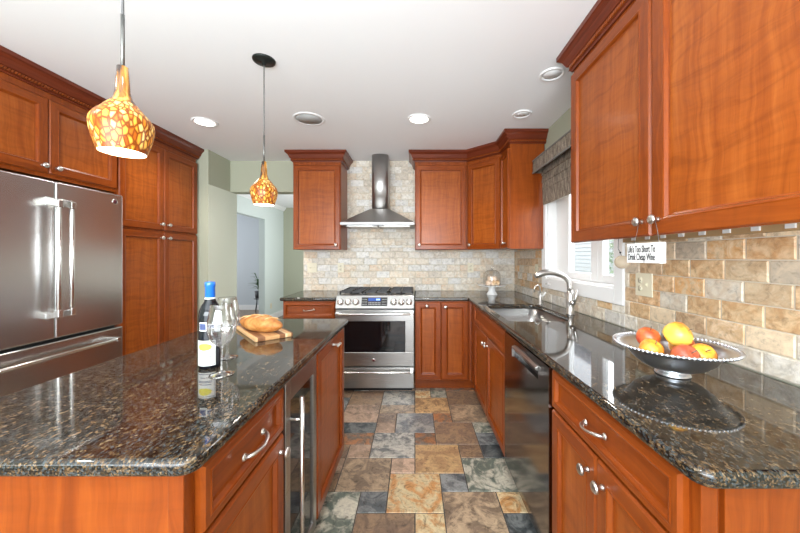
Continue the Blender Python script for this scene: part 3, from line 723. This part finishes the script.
# ------------------------------------------------------------------ fridge
fg = thing('refrigerator', 'stainless french-door refrigerator with bottom freezer drawer', 'refrigerator', (-2.22, 1.522, 0), RZ['left'])
MB().box(.004, .906, .06, .66, .02, 1.765).build('body', M['black'], fg)
def fdoor(name, x0, x1, z0, z1): return MB().box(x0, x1, 0, .055, z0, z1).build(name, M['fridge'], fg, bevel=.008, seg=3)
dl = fdoor('door', 0, .4535, .805, 1.775); dr = fdoor('door', .4565, .91, .805, 1.775); fz = fdoor('freezer_drawer', 0, .91, .06, .785)
for d_, x in ((dl, .418), (dr, .492)):
    h = MB().tube([(x, -.062, .985), (x, -.062, 1.612)], .0125, 16)
    for z, s in ((.965, 1), (1.632, -1)):
        h.hexa([(x-.014, -.076, z-.022), (x+.014, -.076, z-.022), (x+.014, 0, z-.022+s*.03*0-.012*s), (x-.014, 0, z-.022-.012*s), (x-.014, -.076, z+.022), (x+.014, -.076, z+.022), (x+.014, 0, z+.022-.02*s), (x-.014, 0, z+.022-.02*s)])
    h.build('handle', M['bright_steel'], d_, bevel=.004)
h = MB().tube([(.07, -.06, .712), (.80, -.06, .712)], .0115, 16)
for x in (.065, .805): h.box(x-.016, x+.016, -.072, 0, .698, .726)
h.build('handle', M['bright_steel'], fz, bevel=.003)
def badge(par, x, y, z, r):
    b = MB().lathe([(0, 0), (r, 0), (r, .002), (r*.82, .003), (0, .003)], 24, ax_y(x, y, z)).build('badge', M['bright_steel'], par)
    c = MB().lathe([(0, .003), (r*.72, .003), (r*.72, .0035), (0, .0035)], 24, ax_y(x, y, z))
    c.build('emblem', M['maroon'], b)
badge(dr, .845, 0, 1.718, .021)
MB().box(.01, .90, .03, .06, 0.0, .055).build('base_grille', M['black'], fg)

# ------------------------------------------------------------------ range
ra = thing('range', 'stainless slide-in gas range with oven under the hood', 'range', (-.767, 3.085, 0), 0)
W = .757
MB().box(.002, W-.002, .03, .645, .03, .905).build('body', M['black'], ra)
MB().box(.02, W-.02, .06, .6, 0, .03).build('base_plinth', M['black'], ra)
od = MB().box(0, W, 0, .03, .255, .39).box(0, W, 0, .03, .69, .80).box(0, .085, 0, .03, .39, .69).box(W-.085, W, 0, .03, .39, .69)
oo = od.build('oven_door', M['steel'], ra, bevel=.003)
MB().box(.085, W-.085, .004, .025, .39, .69).build('oven_window', M['black_glass'], oo)
h = MB().tube([(.03, -.045, .765), (W-.03, -.045, .765)], .0105, 16)
for x in (.022, W-.022): h.box(x-.015, x+.015, -.057, 0, .752, .778)
h.build('handle', M['bright_steel'], oo, bevel=.003)
badge(oo, W/2-.01, 0, .315, .017)
dr_ = MB().box(0, W, 0, .03, .045, .243).build('drawer', M['steel'], ra, bevel=.003)
h = MB().tube([(.03, -.04, .208), (W-.03, -.04, .208)], .0095, 16)
for x in (.022, W-.022): h.box(x-.015, x+.015, -.05, 0, .196, .220)
h.build('handle', M['bright_steel'], dr_, bevel=.003)
cp = MB().hexa([(0, -.012, .815), (W, -.012, .815), (W, .10, .815), (0, .10, .815), (0, .035, .935), (W, .035, .935), (W, .10, .935), (0, .10, .935)]).build('control_panel', M['steel'], ra, bevel=.003)
tilt = math.atan2(.047, .12); XP = lambda x, z: Matrix.Translation((x, -.012+(z-.815)*.047/.12, z)) @ Matrix.Rotation(-tilt, 4, 'X')
disp = MB(); D = XP(.375, .877)
def plate(mb, D, x0, x1, z0, z1, t): mb.hexa([D @ Vector(p) for p in ((x0, -t, z0), (x1, -t, z0), (x1, .004, z0), (x0, .004, z0), (x0, -t, z1), (x1, -t, z1), (x1, .004, z1), (x0, .004, z1))])
plate(disp, D, -.125, .125, -.043, .043, .002); dpo = disp.build('display', M['black'], cp)
s = MB(); plate(s, D, -.06, .06, .006, .035, .003); so = s.build('screen', M['display'], dpo)
s = MB()
for i in range(3): plate(s, D, .018+i*.012, .026+i*.012, .014, .028, .0035)
so = s.build('digits', M['digits'], dpo)
s = MB()
for i in range(4):
    for j in range(3):
        for sx in (-1, 1): plate(s, D, sx*.095-.022+i*.012, sx*.095-.016+i*.012, -.03+j*.024, -.024+j*.024, .0026)
for i in range(8): 
    for j in range(2): plate(s, D, -.056+i*.015, -.048+i*.015, -.032+j*.017, -.024+j*.017, .0026)
s.build('buttons', M['speaker_grey'], dpo)
for x in (.048, .122, .196, .561, .635, .709):
    k = MB().lathe([(0, 0), (.033, 0), (.033, .006), (.027, .008), (.026, .03), (.022, .035), (0, .035)], 20, XP(x, .872) @ Matrix.Rotation(pi/2, 4, 'X'))
    D2 = XP(x, .872); plate(k, D2, -.006, .006, -.024, .024, .040)
    k.build('knob', M['bright_steel'], cp)
MB().box(0, W, .09, .645, .905, .932).build('cooktop', M['steel'], ra, bevel=.003)
for (x, y) in ((.14, .23), (.14, .51), (.378, .37), (.617, .23), (.617, .51)):
    MB().lathe([(0, .932), (.05, .932), (.05, .938), (.036, .940), (.036, .949), (.03, .952), (0, .952)], 20, Matrix.Translation((x, y, 0))).build('burner', M['iron'], ra)
for x0 in (.012, .262, .512):
    g = MB(); x1 = x0+.235; y0, y1 = .115, .625; z0, z1 = .951, .966
    for a, b, c, d in ((x0, x1, y0, y0+.014), (x0, x1, y1-.014, y1), (x0, x0+.014, y0, y1), (x1-.014, x1, y0, y1), (x0, x1, .363, .377), ((x0+x1)/2-.006, (x0+x1)/2+.006, y0, y1), (x0, x1, .235, .245), (x0, x1, .495, .505)):
        g.box(a, b, c, d, z0, z1)
    for a in (x0, x1-.014):
        for c in (y0, .363, y1-.014): g.box(a, a+.014, c, c+.014, .932, z0)
    g.build('grate', M['iron'], ra)

# ------------------------------------------------------------------ hood
ho = thing('range_hood', 'stainless chimney range hood mounted on the tiled wall above the range', 'range hood', (-.387, 3.751, 1.64), 0)
hx, hy = .381, -.475
MB().box(-hx, hx, hy, 0, .0, .028).build('lip', metal('hood_lip', (.26, .255, .25), .4), ho, bevel=.002)
MB().hexa([(-hx, hy, .028), (hx, hy, .028), (hx, 0, .028), (-hx, 0, .028), (-.105, -.26, .195), (.105, -.26, .195), (.105, 0, .195), (-.105, 0, .195)]).build('canopy', M['hood'], ho, bevel=.003)
pl = [(-.092, 0), (-.092, -.20)]+[(-.092*cos(pi*i/10), -.20-.055*sin(pi*i/10)) for i in range(1, 10)]+[(.092, -.20), (.092, 0)]
ch = MB().prism(pl, .195, .7995); ch.sm = [abs(len(f)-4) < 1 for f in ch.f]
ch.build('chimney', M['hood'], ho)
for sx in (-1, 1):
    f = MB().box(sx*.17-.16, sx*.17+.16, hy+.09, -.05, -.008, .001)
    f.build('grease_filter', M['steel'], ho)
MB().box(-.06, .06, hy+.02, hy+.05, -.004, 0).build('control_strip', M['black'], ho)

# ------------------------------------------------------------------ window shade, sign, under-cabinet strip
sh = thing('window_shade', 'woven wood roman shade with valance over the kitchen window', 'window shade', (WX, 2.32, 1.77))
MB().box(1.05, 1.06, 1.80, 2.855, 2.055, 2.165).box(1.05, WX-.001, 2.845, 2.855, 2.055, 2.165).box(1.05, WX-.001, 1.80, 1.81, 2.055, 2.165).box(1.05, WX-.001, 1.81, 2.845, 2.155, 2.165).build('valance', M['woven'], sh, world=True)
vt = MB().box(1.046, 1.05, 1.798, 2.857, 2.050, 2.062).box(1.046, 1.05, 1.798, 2.857, 2.158, 2.168); vt.build('valance_trim', simple('grey_binding', (.20, .19, .175), .7), sh, world=True)
sp = MB()
for k in range(5):
    zt = 2.10-k*.065; sp.hexa([(1.118+.004*k, 1.83, zt-.07), (1.126+.004*k, 1.83, zt-.07), (1.126+.004*k, 2.835, zt-.07), (1.118+.004*k, 2.835, zt-.07), (1.130, 1.83, zt), (1.136, 1.83, zt), (1.136, 2.835, zt), (1.130, 2.835, zt)])
sp.build('shade_panel', M['woven'], sh, world=True)
sg = thing('hanging_sign', 'small white wooden sign with black lettering hung on the wall cabinet knobs', 'sign', (.843, 1.172, 1.285), RZ['right'])
MB().box(-.083, .083, -.012, .012, 0, .073).build('board', M['white'], sg, bevel=.001)
text_obj('lettering', "Life's Too Short To\nDrink Cheap Wine", .036, M['ink'], sg, Matrix.Translation((-.006, -.0122, .0355)) @ FRONT, .50, .0007, 'CENTER', .80, .0003)
for x, kx in ((-.060, -.037), (.066, .042)):
    MB().tube([(x, 0, .073), ((x+kx)/2, .004, .115), (kx, .003, .158)], .0009, 6).build('string', M['cord'], sg)
dc = thing('wooden_disc', 'round pale wooden disc hanging on a cord beside the white sign', 'ornament', (.905, 1.40, 1.285), R(-40))
MB().lathe([(0, -.003), (.028, -.003), (.029, 0), (.028, .003), (0, .003)], 28, ax_y(0, 0, 0)).build('disc', M['disc'], dc)
b = MB().tube([(0, 0, .025), (-.014, 0, .06), (-.012, 0, .13)], .001, 6); b.ball((-.006, 0, .042), .004)
b.build('cord', M['ink'], dc)
us = thing('light_strip', 'slim tan under-cabinet light strip with white clips against the tiled wall', 'light strip', (WX-.01, 1.76, UB), RZ['right'])
MB().box(0, 1.18, -.022, 0, .003, .0295).build('rail', M['cleat'], us)
for k in range(11): MB().box(.075+k*.1, .102+k*.1, -.027, -.022, .010, .024).build('clip', M['white'], us)

# wall plates
def wplate(name, label, cat, loc, rz, w, h, kinds, group=None):
    t = thing(name, label, cat, loc, rz, group)
    p = MB().box(-w/2, w/2, -.006, 0, 0, h).build('plate', M['cream_plastic'], t, bevel=.002)
    for i, k in enumerate(kinds):
        x = (i-(len(kinds)-1)/2)*.046
        if k == 'o':
            for z in (h/2-.02, h/2+.02):
                r = MB().lathe([(0, 0), (.015, 0), (.015, .002), (0, .002)], 16, ax_y(x, -.006, z)); r.build('receptacle', M['cream_plastic'], t)
                MB().box(x-.006, x-.004, -.0085, -.006, z-.003, z+.005).box(x+.004, x+.006, -.0085, -.006, z-.003, z+.005).build('slot', M['slot'], t)
        else: MB().box(x-.005, x+.005, -.008, -.006, h/2-.012, h/2+.012).hexa([(x-.004, -.014, h/2-.002), (x+.004, -.014, h/2-.002), (x+.004, -.006, h/2-.008), (x-.004, -.006, h/2-.008), (x-.004, -.016, h/2+.006), (x+.004, -.016, h/2+.006), (x+.004, -.006, h/2+.006), (x-.004, -.006, h/2+.006)]).build('toggle', M['cream_plastic'], t)
    return t
wplate('wall_plate', 'cream double outlet and switch plate under the hanging sign', 'outlet', (WX-.0095, 1.625, 1.108), RZ['right'], .118, .118, 'os')
wplate('wall_plate', 'cream double plate on tile below the left wall cabinet', 'outlet', (-1.205, BY-.0095, 1.13), 0, .112, .112, 'ss')
wplate('wall_plate', 'cream single outlet just left of the range on the tile', 'outlet', (-.87, BY-.0095, 1.13), 0, .072, .112, 'o')
wplate('wall_plate', 'cream single outlet on tile left of the cake dome', 'outlet', (.65, BY-.0095, 1.13), 0, .072, .112, 'o')
wplate('wall_plate', 'cream single outlet on tile beside the window casing behind the faucet', 'outlet', (WX-.0095, 3.06, 1.13), RZ['right'], .072, .112, 'o')
wplate('wall_plate', 'cream outlet low on the pale hallway wall', 'outlet', (-3.0, 6.66, .24), RZ['left'], .072, .112, 'o')

# ------------------------------------------------------------------ ceiling fittings
def canlight(x, y, r, lit, label, grp=None):
    t = thing('ceiling_light', label, 'ceiling light', (x, y, CZ), 0, grp)
    MB().lathe([(r*.74, 0), (r, 0), (r, -.004), (r*.92, -.009), (r*.76, -.006), (r*.74, 0)], 32).build('trim_ring', M['white'], t)
    MB().lathe([(0, -.001), (r*.75, -.001), (r*.75, -.003), (0, -.003)], 32).build('lens', M['lamp'] if lit else M['white'], t)
canlight(-1.76, 2.68, .098, True, 'lit recessed ceiling light near the pantry')
canlight(.033, 2.62, .098, True, 'lit recessed ceiling light in front of the range hood')
canlight(.848, 1.98, .075, False, 'unlit small recessed light beside the large right wall cabinet')
canlight(.846, 2.53, .075, False, 'unlit small recessed light near the corner cabinets')
spk = thing('ceiling_speaker', 'round grey speaker grille in the ceiling', 'speaker', (-.868, 2.62, CZ))
MB().lathe([(0, -.004), (.105, -.004), (.105, -.001), (0, -.001)], 36).build('grille', M['speaker_grey'], spk)
MB().lathe([(.105, 0), (.125, 0), (.124, -.006), (.106, -.006), (.105, 0)], 36).build('rim', M['white'], spk)

def pendant(x, y, label):
    t = thing('pendant_lamp', label, 'pendant lamp', (x, y, 1.607), 0)
    MB().lathe([(0, .833), (.063, .833), (.061, .826), (.05, .820), (.012, .815), (.01, .805), (0, .805)], 32).build('canopy', M['bronze'], t)
    MB().tube([(0, 0, .81), (0, 0, .39)], .0035, 8).build('cord', M['cord'], t)
    MB().tube([(0, 0, .40), (0, 0, .245)], .005, 12).build('stem', simple('grey_stem', (.20, .20, .19), .35, .8), t)
    outer = [(.009, .25), (.0135, .248), (.0155, .21), (.018, .175), (.023, .155), (.034, .140), (.05, .120), (.064, .104), (.0715, .090), (.0735, .078), (.072, .062), (.066, .035), (.058, .010), (.0545, 0)]
    inner = [(.0535, .001), (.057, .011), (.065, .036), (.0705, .063), (.072, .078), (.062, .102), (.04, .125), (.02, .145)]
    top = [p for p in outer if p[1] >= .140]; low = [p for p in outer if p[1] <= .140]
    MB().lathe(top, 32).build('shade_neck', M['mosaic_neck'], t)
    MB().lathe(low, 36).build('shade', M['mosaic'], t, fix=False)
    MB().lathe(inner+[(0, .146)], 36).build('inner_liner', simple('milk_glass', (.95, .92, .85), .4, emit=(1, .93, .80), es=1.0), t, fix=False)
    MB().ball((0, 0, .085), .026, 14).build('bulb', simple('bulb', (1, 1, 1), .4, emit=(1, .88, .68), es=14), t)
pendant(-.845, .925, 'nearer amber mosaic glass pendant lamp hanging over the island front')
pendant(-.868, 1.84, 'farther amber mosaic glass pendant lamp hanging over the island back')

# ------------------------------------------------------------------ small things on the island
CT = .914
wb = thing('wine_bottle', 'dark wine bottle with blue foil cap on the island', 'bottle', (-.736, 1.15, CT))
MB().lathe([(0, .004), (.03, 0), (.034, .003), (.0352, .01), (.0352, .185), (.034, .20), (.028, .217), (.020, .232), (.0155, .246), (.0145, .30), (0, .30)], 36).build('glass_body', M['bottle'], wb)
MB().lathe([(.0158, .247), (.0162, .248), (.0155, .285), (.0168, .287), (.0168, .300), (.0155, .304), (0, .304)], 28).build('foil_cap', M['blue_foil'], wb)
MB().lathe([(.0161, .240), (.0166, .240), (.0164, .248), (.0159, .248)], 28).build('foil_band', M['white'], wb)
def wrap(mb, r, a0, a1, z0, z1, n=16, mi=0):
    ro = r+.0006
    b = mb.add([(ro*cos(a0+(a1-a0)*i/n), ro*sin(a0+(a1-a0)*i/n), z) for z in (z0, z1) for i in range(n+1)])
    for i in range(n): mb.face([b+i, b+i+1, b+n+2+i, b+n+1+i], mi=mi, sm=True)
    return mb
ac = R(-88)
lab = wrap(MB(), .0353, ac-R(58), ac+R(58), .012, .100).build('front_label', M['paper'], wb, fix=False)
bd = MB()
for (a0, a1, z0, z1) in ((-54, 54, .016, .018), (-54, 54, .094, .096), (-54, -52.5, .016, .096), (52.5, 54, .016, .096)): wrap(bd, .0358, ac+R(a0), ac+R(a1), z0, z1)
for z, a0, a1 in ((.052, -30, 35), (.040, -38, 40), (.044, -38, 40), (.028, -22, 25)): wrap(bd, .0358, ac+R(a0), ac+R(a1), z, z+.0022)
bd.build('label_print', M['navy_ink'], lab, fix=False)
yo = MB(); n = 20
wrows = []
for i in range(13):
    t = -1+2*i/12; hh = .0125*math.sqrt(max(0, 1-t*t))+.0002; a = ac+R(40)*t
    wrows.append(yo.add([(.0361*cos(a), .0361*sin(a), .078-hh), (.0361*cos(a), .0361*sin(a), .078+hh)]))
for p, q in zip(wrows, wrows[1:]): yo.face([p, q, q+1, p+1])
yo.build('label_emblem', M['yellow_ink'], lab, fix=False)
sl = wrap(MB(), .0353, ac-R(20), ac+R(62), .140, .158)
wrap(sl, .0353, ac-R(30), ac+R(14), .134, .164)
slo = sl.build('shoulder_label', M['paper'], wb, fix=False)
wrap(wrap(MB(), .0359, ac-R(26), ac+R(10), .138, .160), .0359, ac+R(16), ac+R(58), .143, .155).build('label_print', M['navy_ink'], slo, fix=False)

def wine_glass(x, y, label, top=.235):
    t = thing('wine_glass', label, 'wine glass', (x, y, CT), 0, 'stemmed wine glasses by the bottle')
    out = [(0, 0), (.036, 0), (.0375, .0015), (.030, .004), (.012, .008), (.005, .016), (.0037, .03), (.0037, .085), (.006, .094), (.018, .101), (.032, .115), (.041, .135), (.0435, .155), (.041, .185), (.036, .215), (.0325, top)]
    inn = [(.0315, top), (.035, .215), (.040, .185), (.0425, .155), (.040, .136), (.031, .117), (.017, .1035), (.005, .098), (0, .097)]
    MB().lathe(out[:9], 36).build('foot_and_stem', M['stemware'], t)
    MB().lathe([(.0037, .085)]+out[8:]+[(.0320, top+.0006)], 48).build('bowl', M['stemware'], t)
wine_glass(-.645, 1.068, 'front empty stemmed wine glass right of the bottle')
wine_glass(-.733, 1.25, 'rear empty stemmed wine glass behind the front glass')

A = Vector((-.724, 1.47)); an = math.atan2(.278, -.244)
cb = thing('cutting_board', 'striped wooden cutting board under the bread', 'cutting board', (-.79, 1.666, CT), an)
bo = slab('board', rounded([(-.185, -.088), (.185, -.088), (.185, .088), (-.185, .088)], .012), [], 0, .019, .004, M['board'], cb)
br = thing('bread_loaf', 'golden scored bread loaf on the cutting board', 'bread', (-.785, 1.628, CT+.0192), R(152))
lo = MB(); n = 26; sg_ = 22; rows = []
for i in range(n+1):
    t = i/n; x = -.155+.31*t; r = max(.004, (sin(pi*t))**.55)
    rip = 1+.05*sin(t*pi*2*4.5)*r
    ring = []
    for j in range(sg_):
        a = 2*pi*j/sg_; rr = rip if sin(a) > .1 else 1
        yy = .056*r*cos(a)*(1 if sin(a) < 0 else rr); zz = .036+.042*r*sin(a)*rr; zz = max(zz, .002+.012*(1-r))
        ring.append((x, yy, zz))
    rows.append(lo.add(ring))
for a, c in zip(rows, rows[1:]):
    for j in range(sg_): k = (j+1) % sg_; lo.face([a+j, a+k, c+k, c+j], sm=True)
lo.face([rows[0]+j for j in reversed(range(sg_))], sm=True); lo.face([rows[-1]+j for j in range(sg_)], sm=True)
lo.build('crust', M['crust'], br)
sc_ = MB()
for t in (.25, .45, .65, .84):
    x = -.155+.31*t; r = sin(pi*t)**.55
    pts = [(x+.045*(q-.5), .056*r*cos(R(145-110*q)), .036+.0438*r*sin(R(145-110*q))) for q in [i/8 for i in range(9)]]
    sc_.tube(pts, [.002, .004, .006, .007, .007, .007, .006, .004, .002], 8, flat=.5)
sc_.build('score_mark', M['crumb'], br)

# ------------------------------------------------------------------ fruit bowl
BX, BYb = 1.0, 1.04
BX, BYb = .862, 1.072
fb = thing('bowl', 'polished metal pedestal bowl with beaded rim on the right worktop', 'bowl', (BX, BYb, CT))
MB().lathe([(0, .004), (.044, 0), (.050, .002), (.049, .006), (.040, .012), (.038, .016), (.060, .021), (.088, .034), (.112, .054), (.128, .076), (.138, .090), (.166, .0985), (.166, .1015), (.136, .0945), (.124, .078), (.108, .058), (.084, .039), (.056, .027), (0, .023)], 64).build('dish', M['chrome'], fb)
bd = MB()
for k in range(84): bd.ball((.1665*cos(2*pi*k/84), .1665*sin(2*pi*k/84), .100), .0058, 8)
bd.build('beaded_rim', M['chrome'], fb)
ap = [(.0, -.030), (.012, -.0305), (.024, -.027), (.033, -.016), (.0365, 0), (.034, .016), (.025, .028), (.012, .032), (.005, .028), (0, .024)]
def apple(dx, dy, z, s, label, m, tiltv, rz):
    t = thing('apple', label, 'fruit', (BX+dx, BYb+dy, CT+z), 0, 'fruit in the metal bowl'); t.rotation_euler = (tiltv[0], tiltv[1], rz)
    MB().lathe([(r*s, h*s) for r, h in ap], 28).build('flesh', m, t); MB().tube([(0, 0, .024*s), (.002, .001, .033*s), (.005, .002, .042*s)], .0014, 6).build('stem', M['bark'], t)
M['apple_red'] = noisy('red_fruit', [(.3, (.40, .05, .04)), (.52, (.58, .14, .06)), (.66, (.78, .40, .13))], 9, .35, (1, 1, .7), .3)
apple(.004, -.016, .137, 1.12, 'large yellow fruit on top of the pile in the bowl', M['apple_yellow'], (.9, .5), .4)
apple(-.036, .062, .108, 1.0, 'orange-red fruit behind the top yellow one in the bowl', M['apple'], (.2, -.3), 1.4)
apple(-.074, -.004, .083, .95, 'pale fruit at the far left of the bowl', M['apple_yellow'], (-.3, -.5), 2.6)
apple(-.022, -.076, .083, 1.0, 'deep red fruit at the front of the bowl', M['apple_red'], (.9, 0), .2)
apple(.062, .036, .084, 1.05, 'red-yellow fruit at the back right of the bowl', M['apple'], (-.2, .5), 3.6)
apple(.058, -.046, .078, 1.0, 'flatter orange fruit at the front right of the bowl', M['apple_yellow'], (.5, .7), 5.2)

# ------------------------------------------------------------------ cake stand
KX, KY = .812, 3.38
ck = thing('cake_stand', 'white pedestal cake stand in the far counter corner', 'cake stand', (KX, KY, CT))
MB().lathe([(0, .004), (.058, 0), (.060, .004), (.052, .012), (.036, .04), (.034, .07), (.045, .086), (0, .086)], 36).build('pedestal', M['porcelain'], ck)
MB().lathe([(0, .086), (.06, .086), (.135, .092), (.146, .097), (.147, .101), (.135, .099), (0, .096)], 44).build('plate', M['porcelain'], ck)
dm = thing('glass_dome', 'clear glass dome covering the pastries on the cake stand', 'glass dome', (KX, KY, CT+.100))
MB().lathe([(.090, 0), (.091, .085), (.087, .120), (.074, .142), (.050, .156), (.02, .162), (0, .163), (0, .161), (.02, .160), (.049, .154), (.072, .140), (.085, .119), (.089, .085), (.088, 0)], 40).build('dome', M['thin_glass'], dm)
MB().lathe([(0, .162), (.007, .163), (.006, .172), (.013, .180), (.015, .190), (.010, .199), (0, .202)], 18).build('knob', M['glass'], dm)
for i, (dx, dy, z, s, lab_, m) in enumerate(((-.045, -.03, 0, 1, 'left pastry under the glass dome', 'pastry_pale'), (.008, -.045, 0, 1, 'middle front pastry under the glass dome', 'pastry'), (.052, -.02, 0, .9, 'right pastry under the glass dome', 'pastry'),
        (-.018, .012, .042, 1, 'upper left pastry atop the pile under the glass dome', 'pastry_pale'), (.030, .008, .042, 1, 'upper right pastry atop the pile under the glass dome', 'pastry_pale'), (0, .045, 0, 1, 'rear pastry under the glass dome', 'pastry'))):
    b = MB().lathe([(0, 0), (.018*s, .0), (.026*s, .012), (.029*s, .026), (.025*s, .040), (.014*s, .050), (0, .053)], 18).build('pastry', M[m])
    b.location = (KX+dx, KY+dy, CT+.100+z); tag(b, lab_, 'pastry', 'pastries under the glass dome')

# ------------------------------------------------------------------ hall plant
ps = thing('plant_stand', 'thin black wire plant stand in the room beyond the hallway', 'plant stand', (-3.50, 7.2, 0))
for k in range(3):
    a = 2*pi*k/3+.5; MB().tube([(.13*cos(a), .13*sin(a), 0), (.15*cos(a), .15*sin(a), .12), (.10*cos(a), .10*sin(a), .30), (.11*cos(a), .11*sin(a), .40)], .007, 8).build('leg', M['black'], ps)
MB().tube([(.11*cos(2*pi*i/24), .11*sin(2*pi*i/24), .38) for i in range(25)], .007, 8).build('ring', M['black'], ps)
pp = thing('potted_plant', 'leafy green potted plant on the black wire stand', 'plant', (-3.50, 7.2, .392))
MB().lathe([(0, 0), (.08, 0), (.10, .16), (.09, .16), (0, .14)], 24).build('pot', M['terracotta'], pp)
lf = MB()
for k in range(46):
    a = rnd.random()*2*pi; l = rnd.uniform(.12, .26); up = rnd.uniform(.1, .42); base = Vector((0, 0, .14+rnd.random()*.2)); d = Vector((cos(a), sin(a), 0)); sd = Vector((-sin(a), cos(a), 0))
    p1 = base+d*l*.5+Vector((0, 0, up*.6)); p2 = base+d*l+Vector((0, 0, up*.6))
    for s in (-1, 1):
        lf.quad([base, p1+sd*.018*s, p2, p1+Vector((0, 0, .006))])
lf.build('leaves', M['leaf'], pp, fix=False)
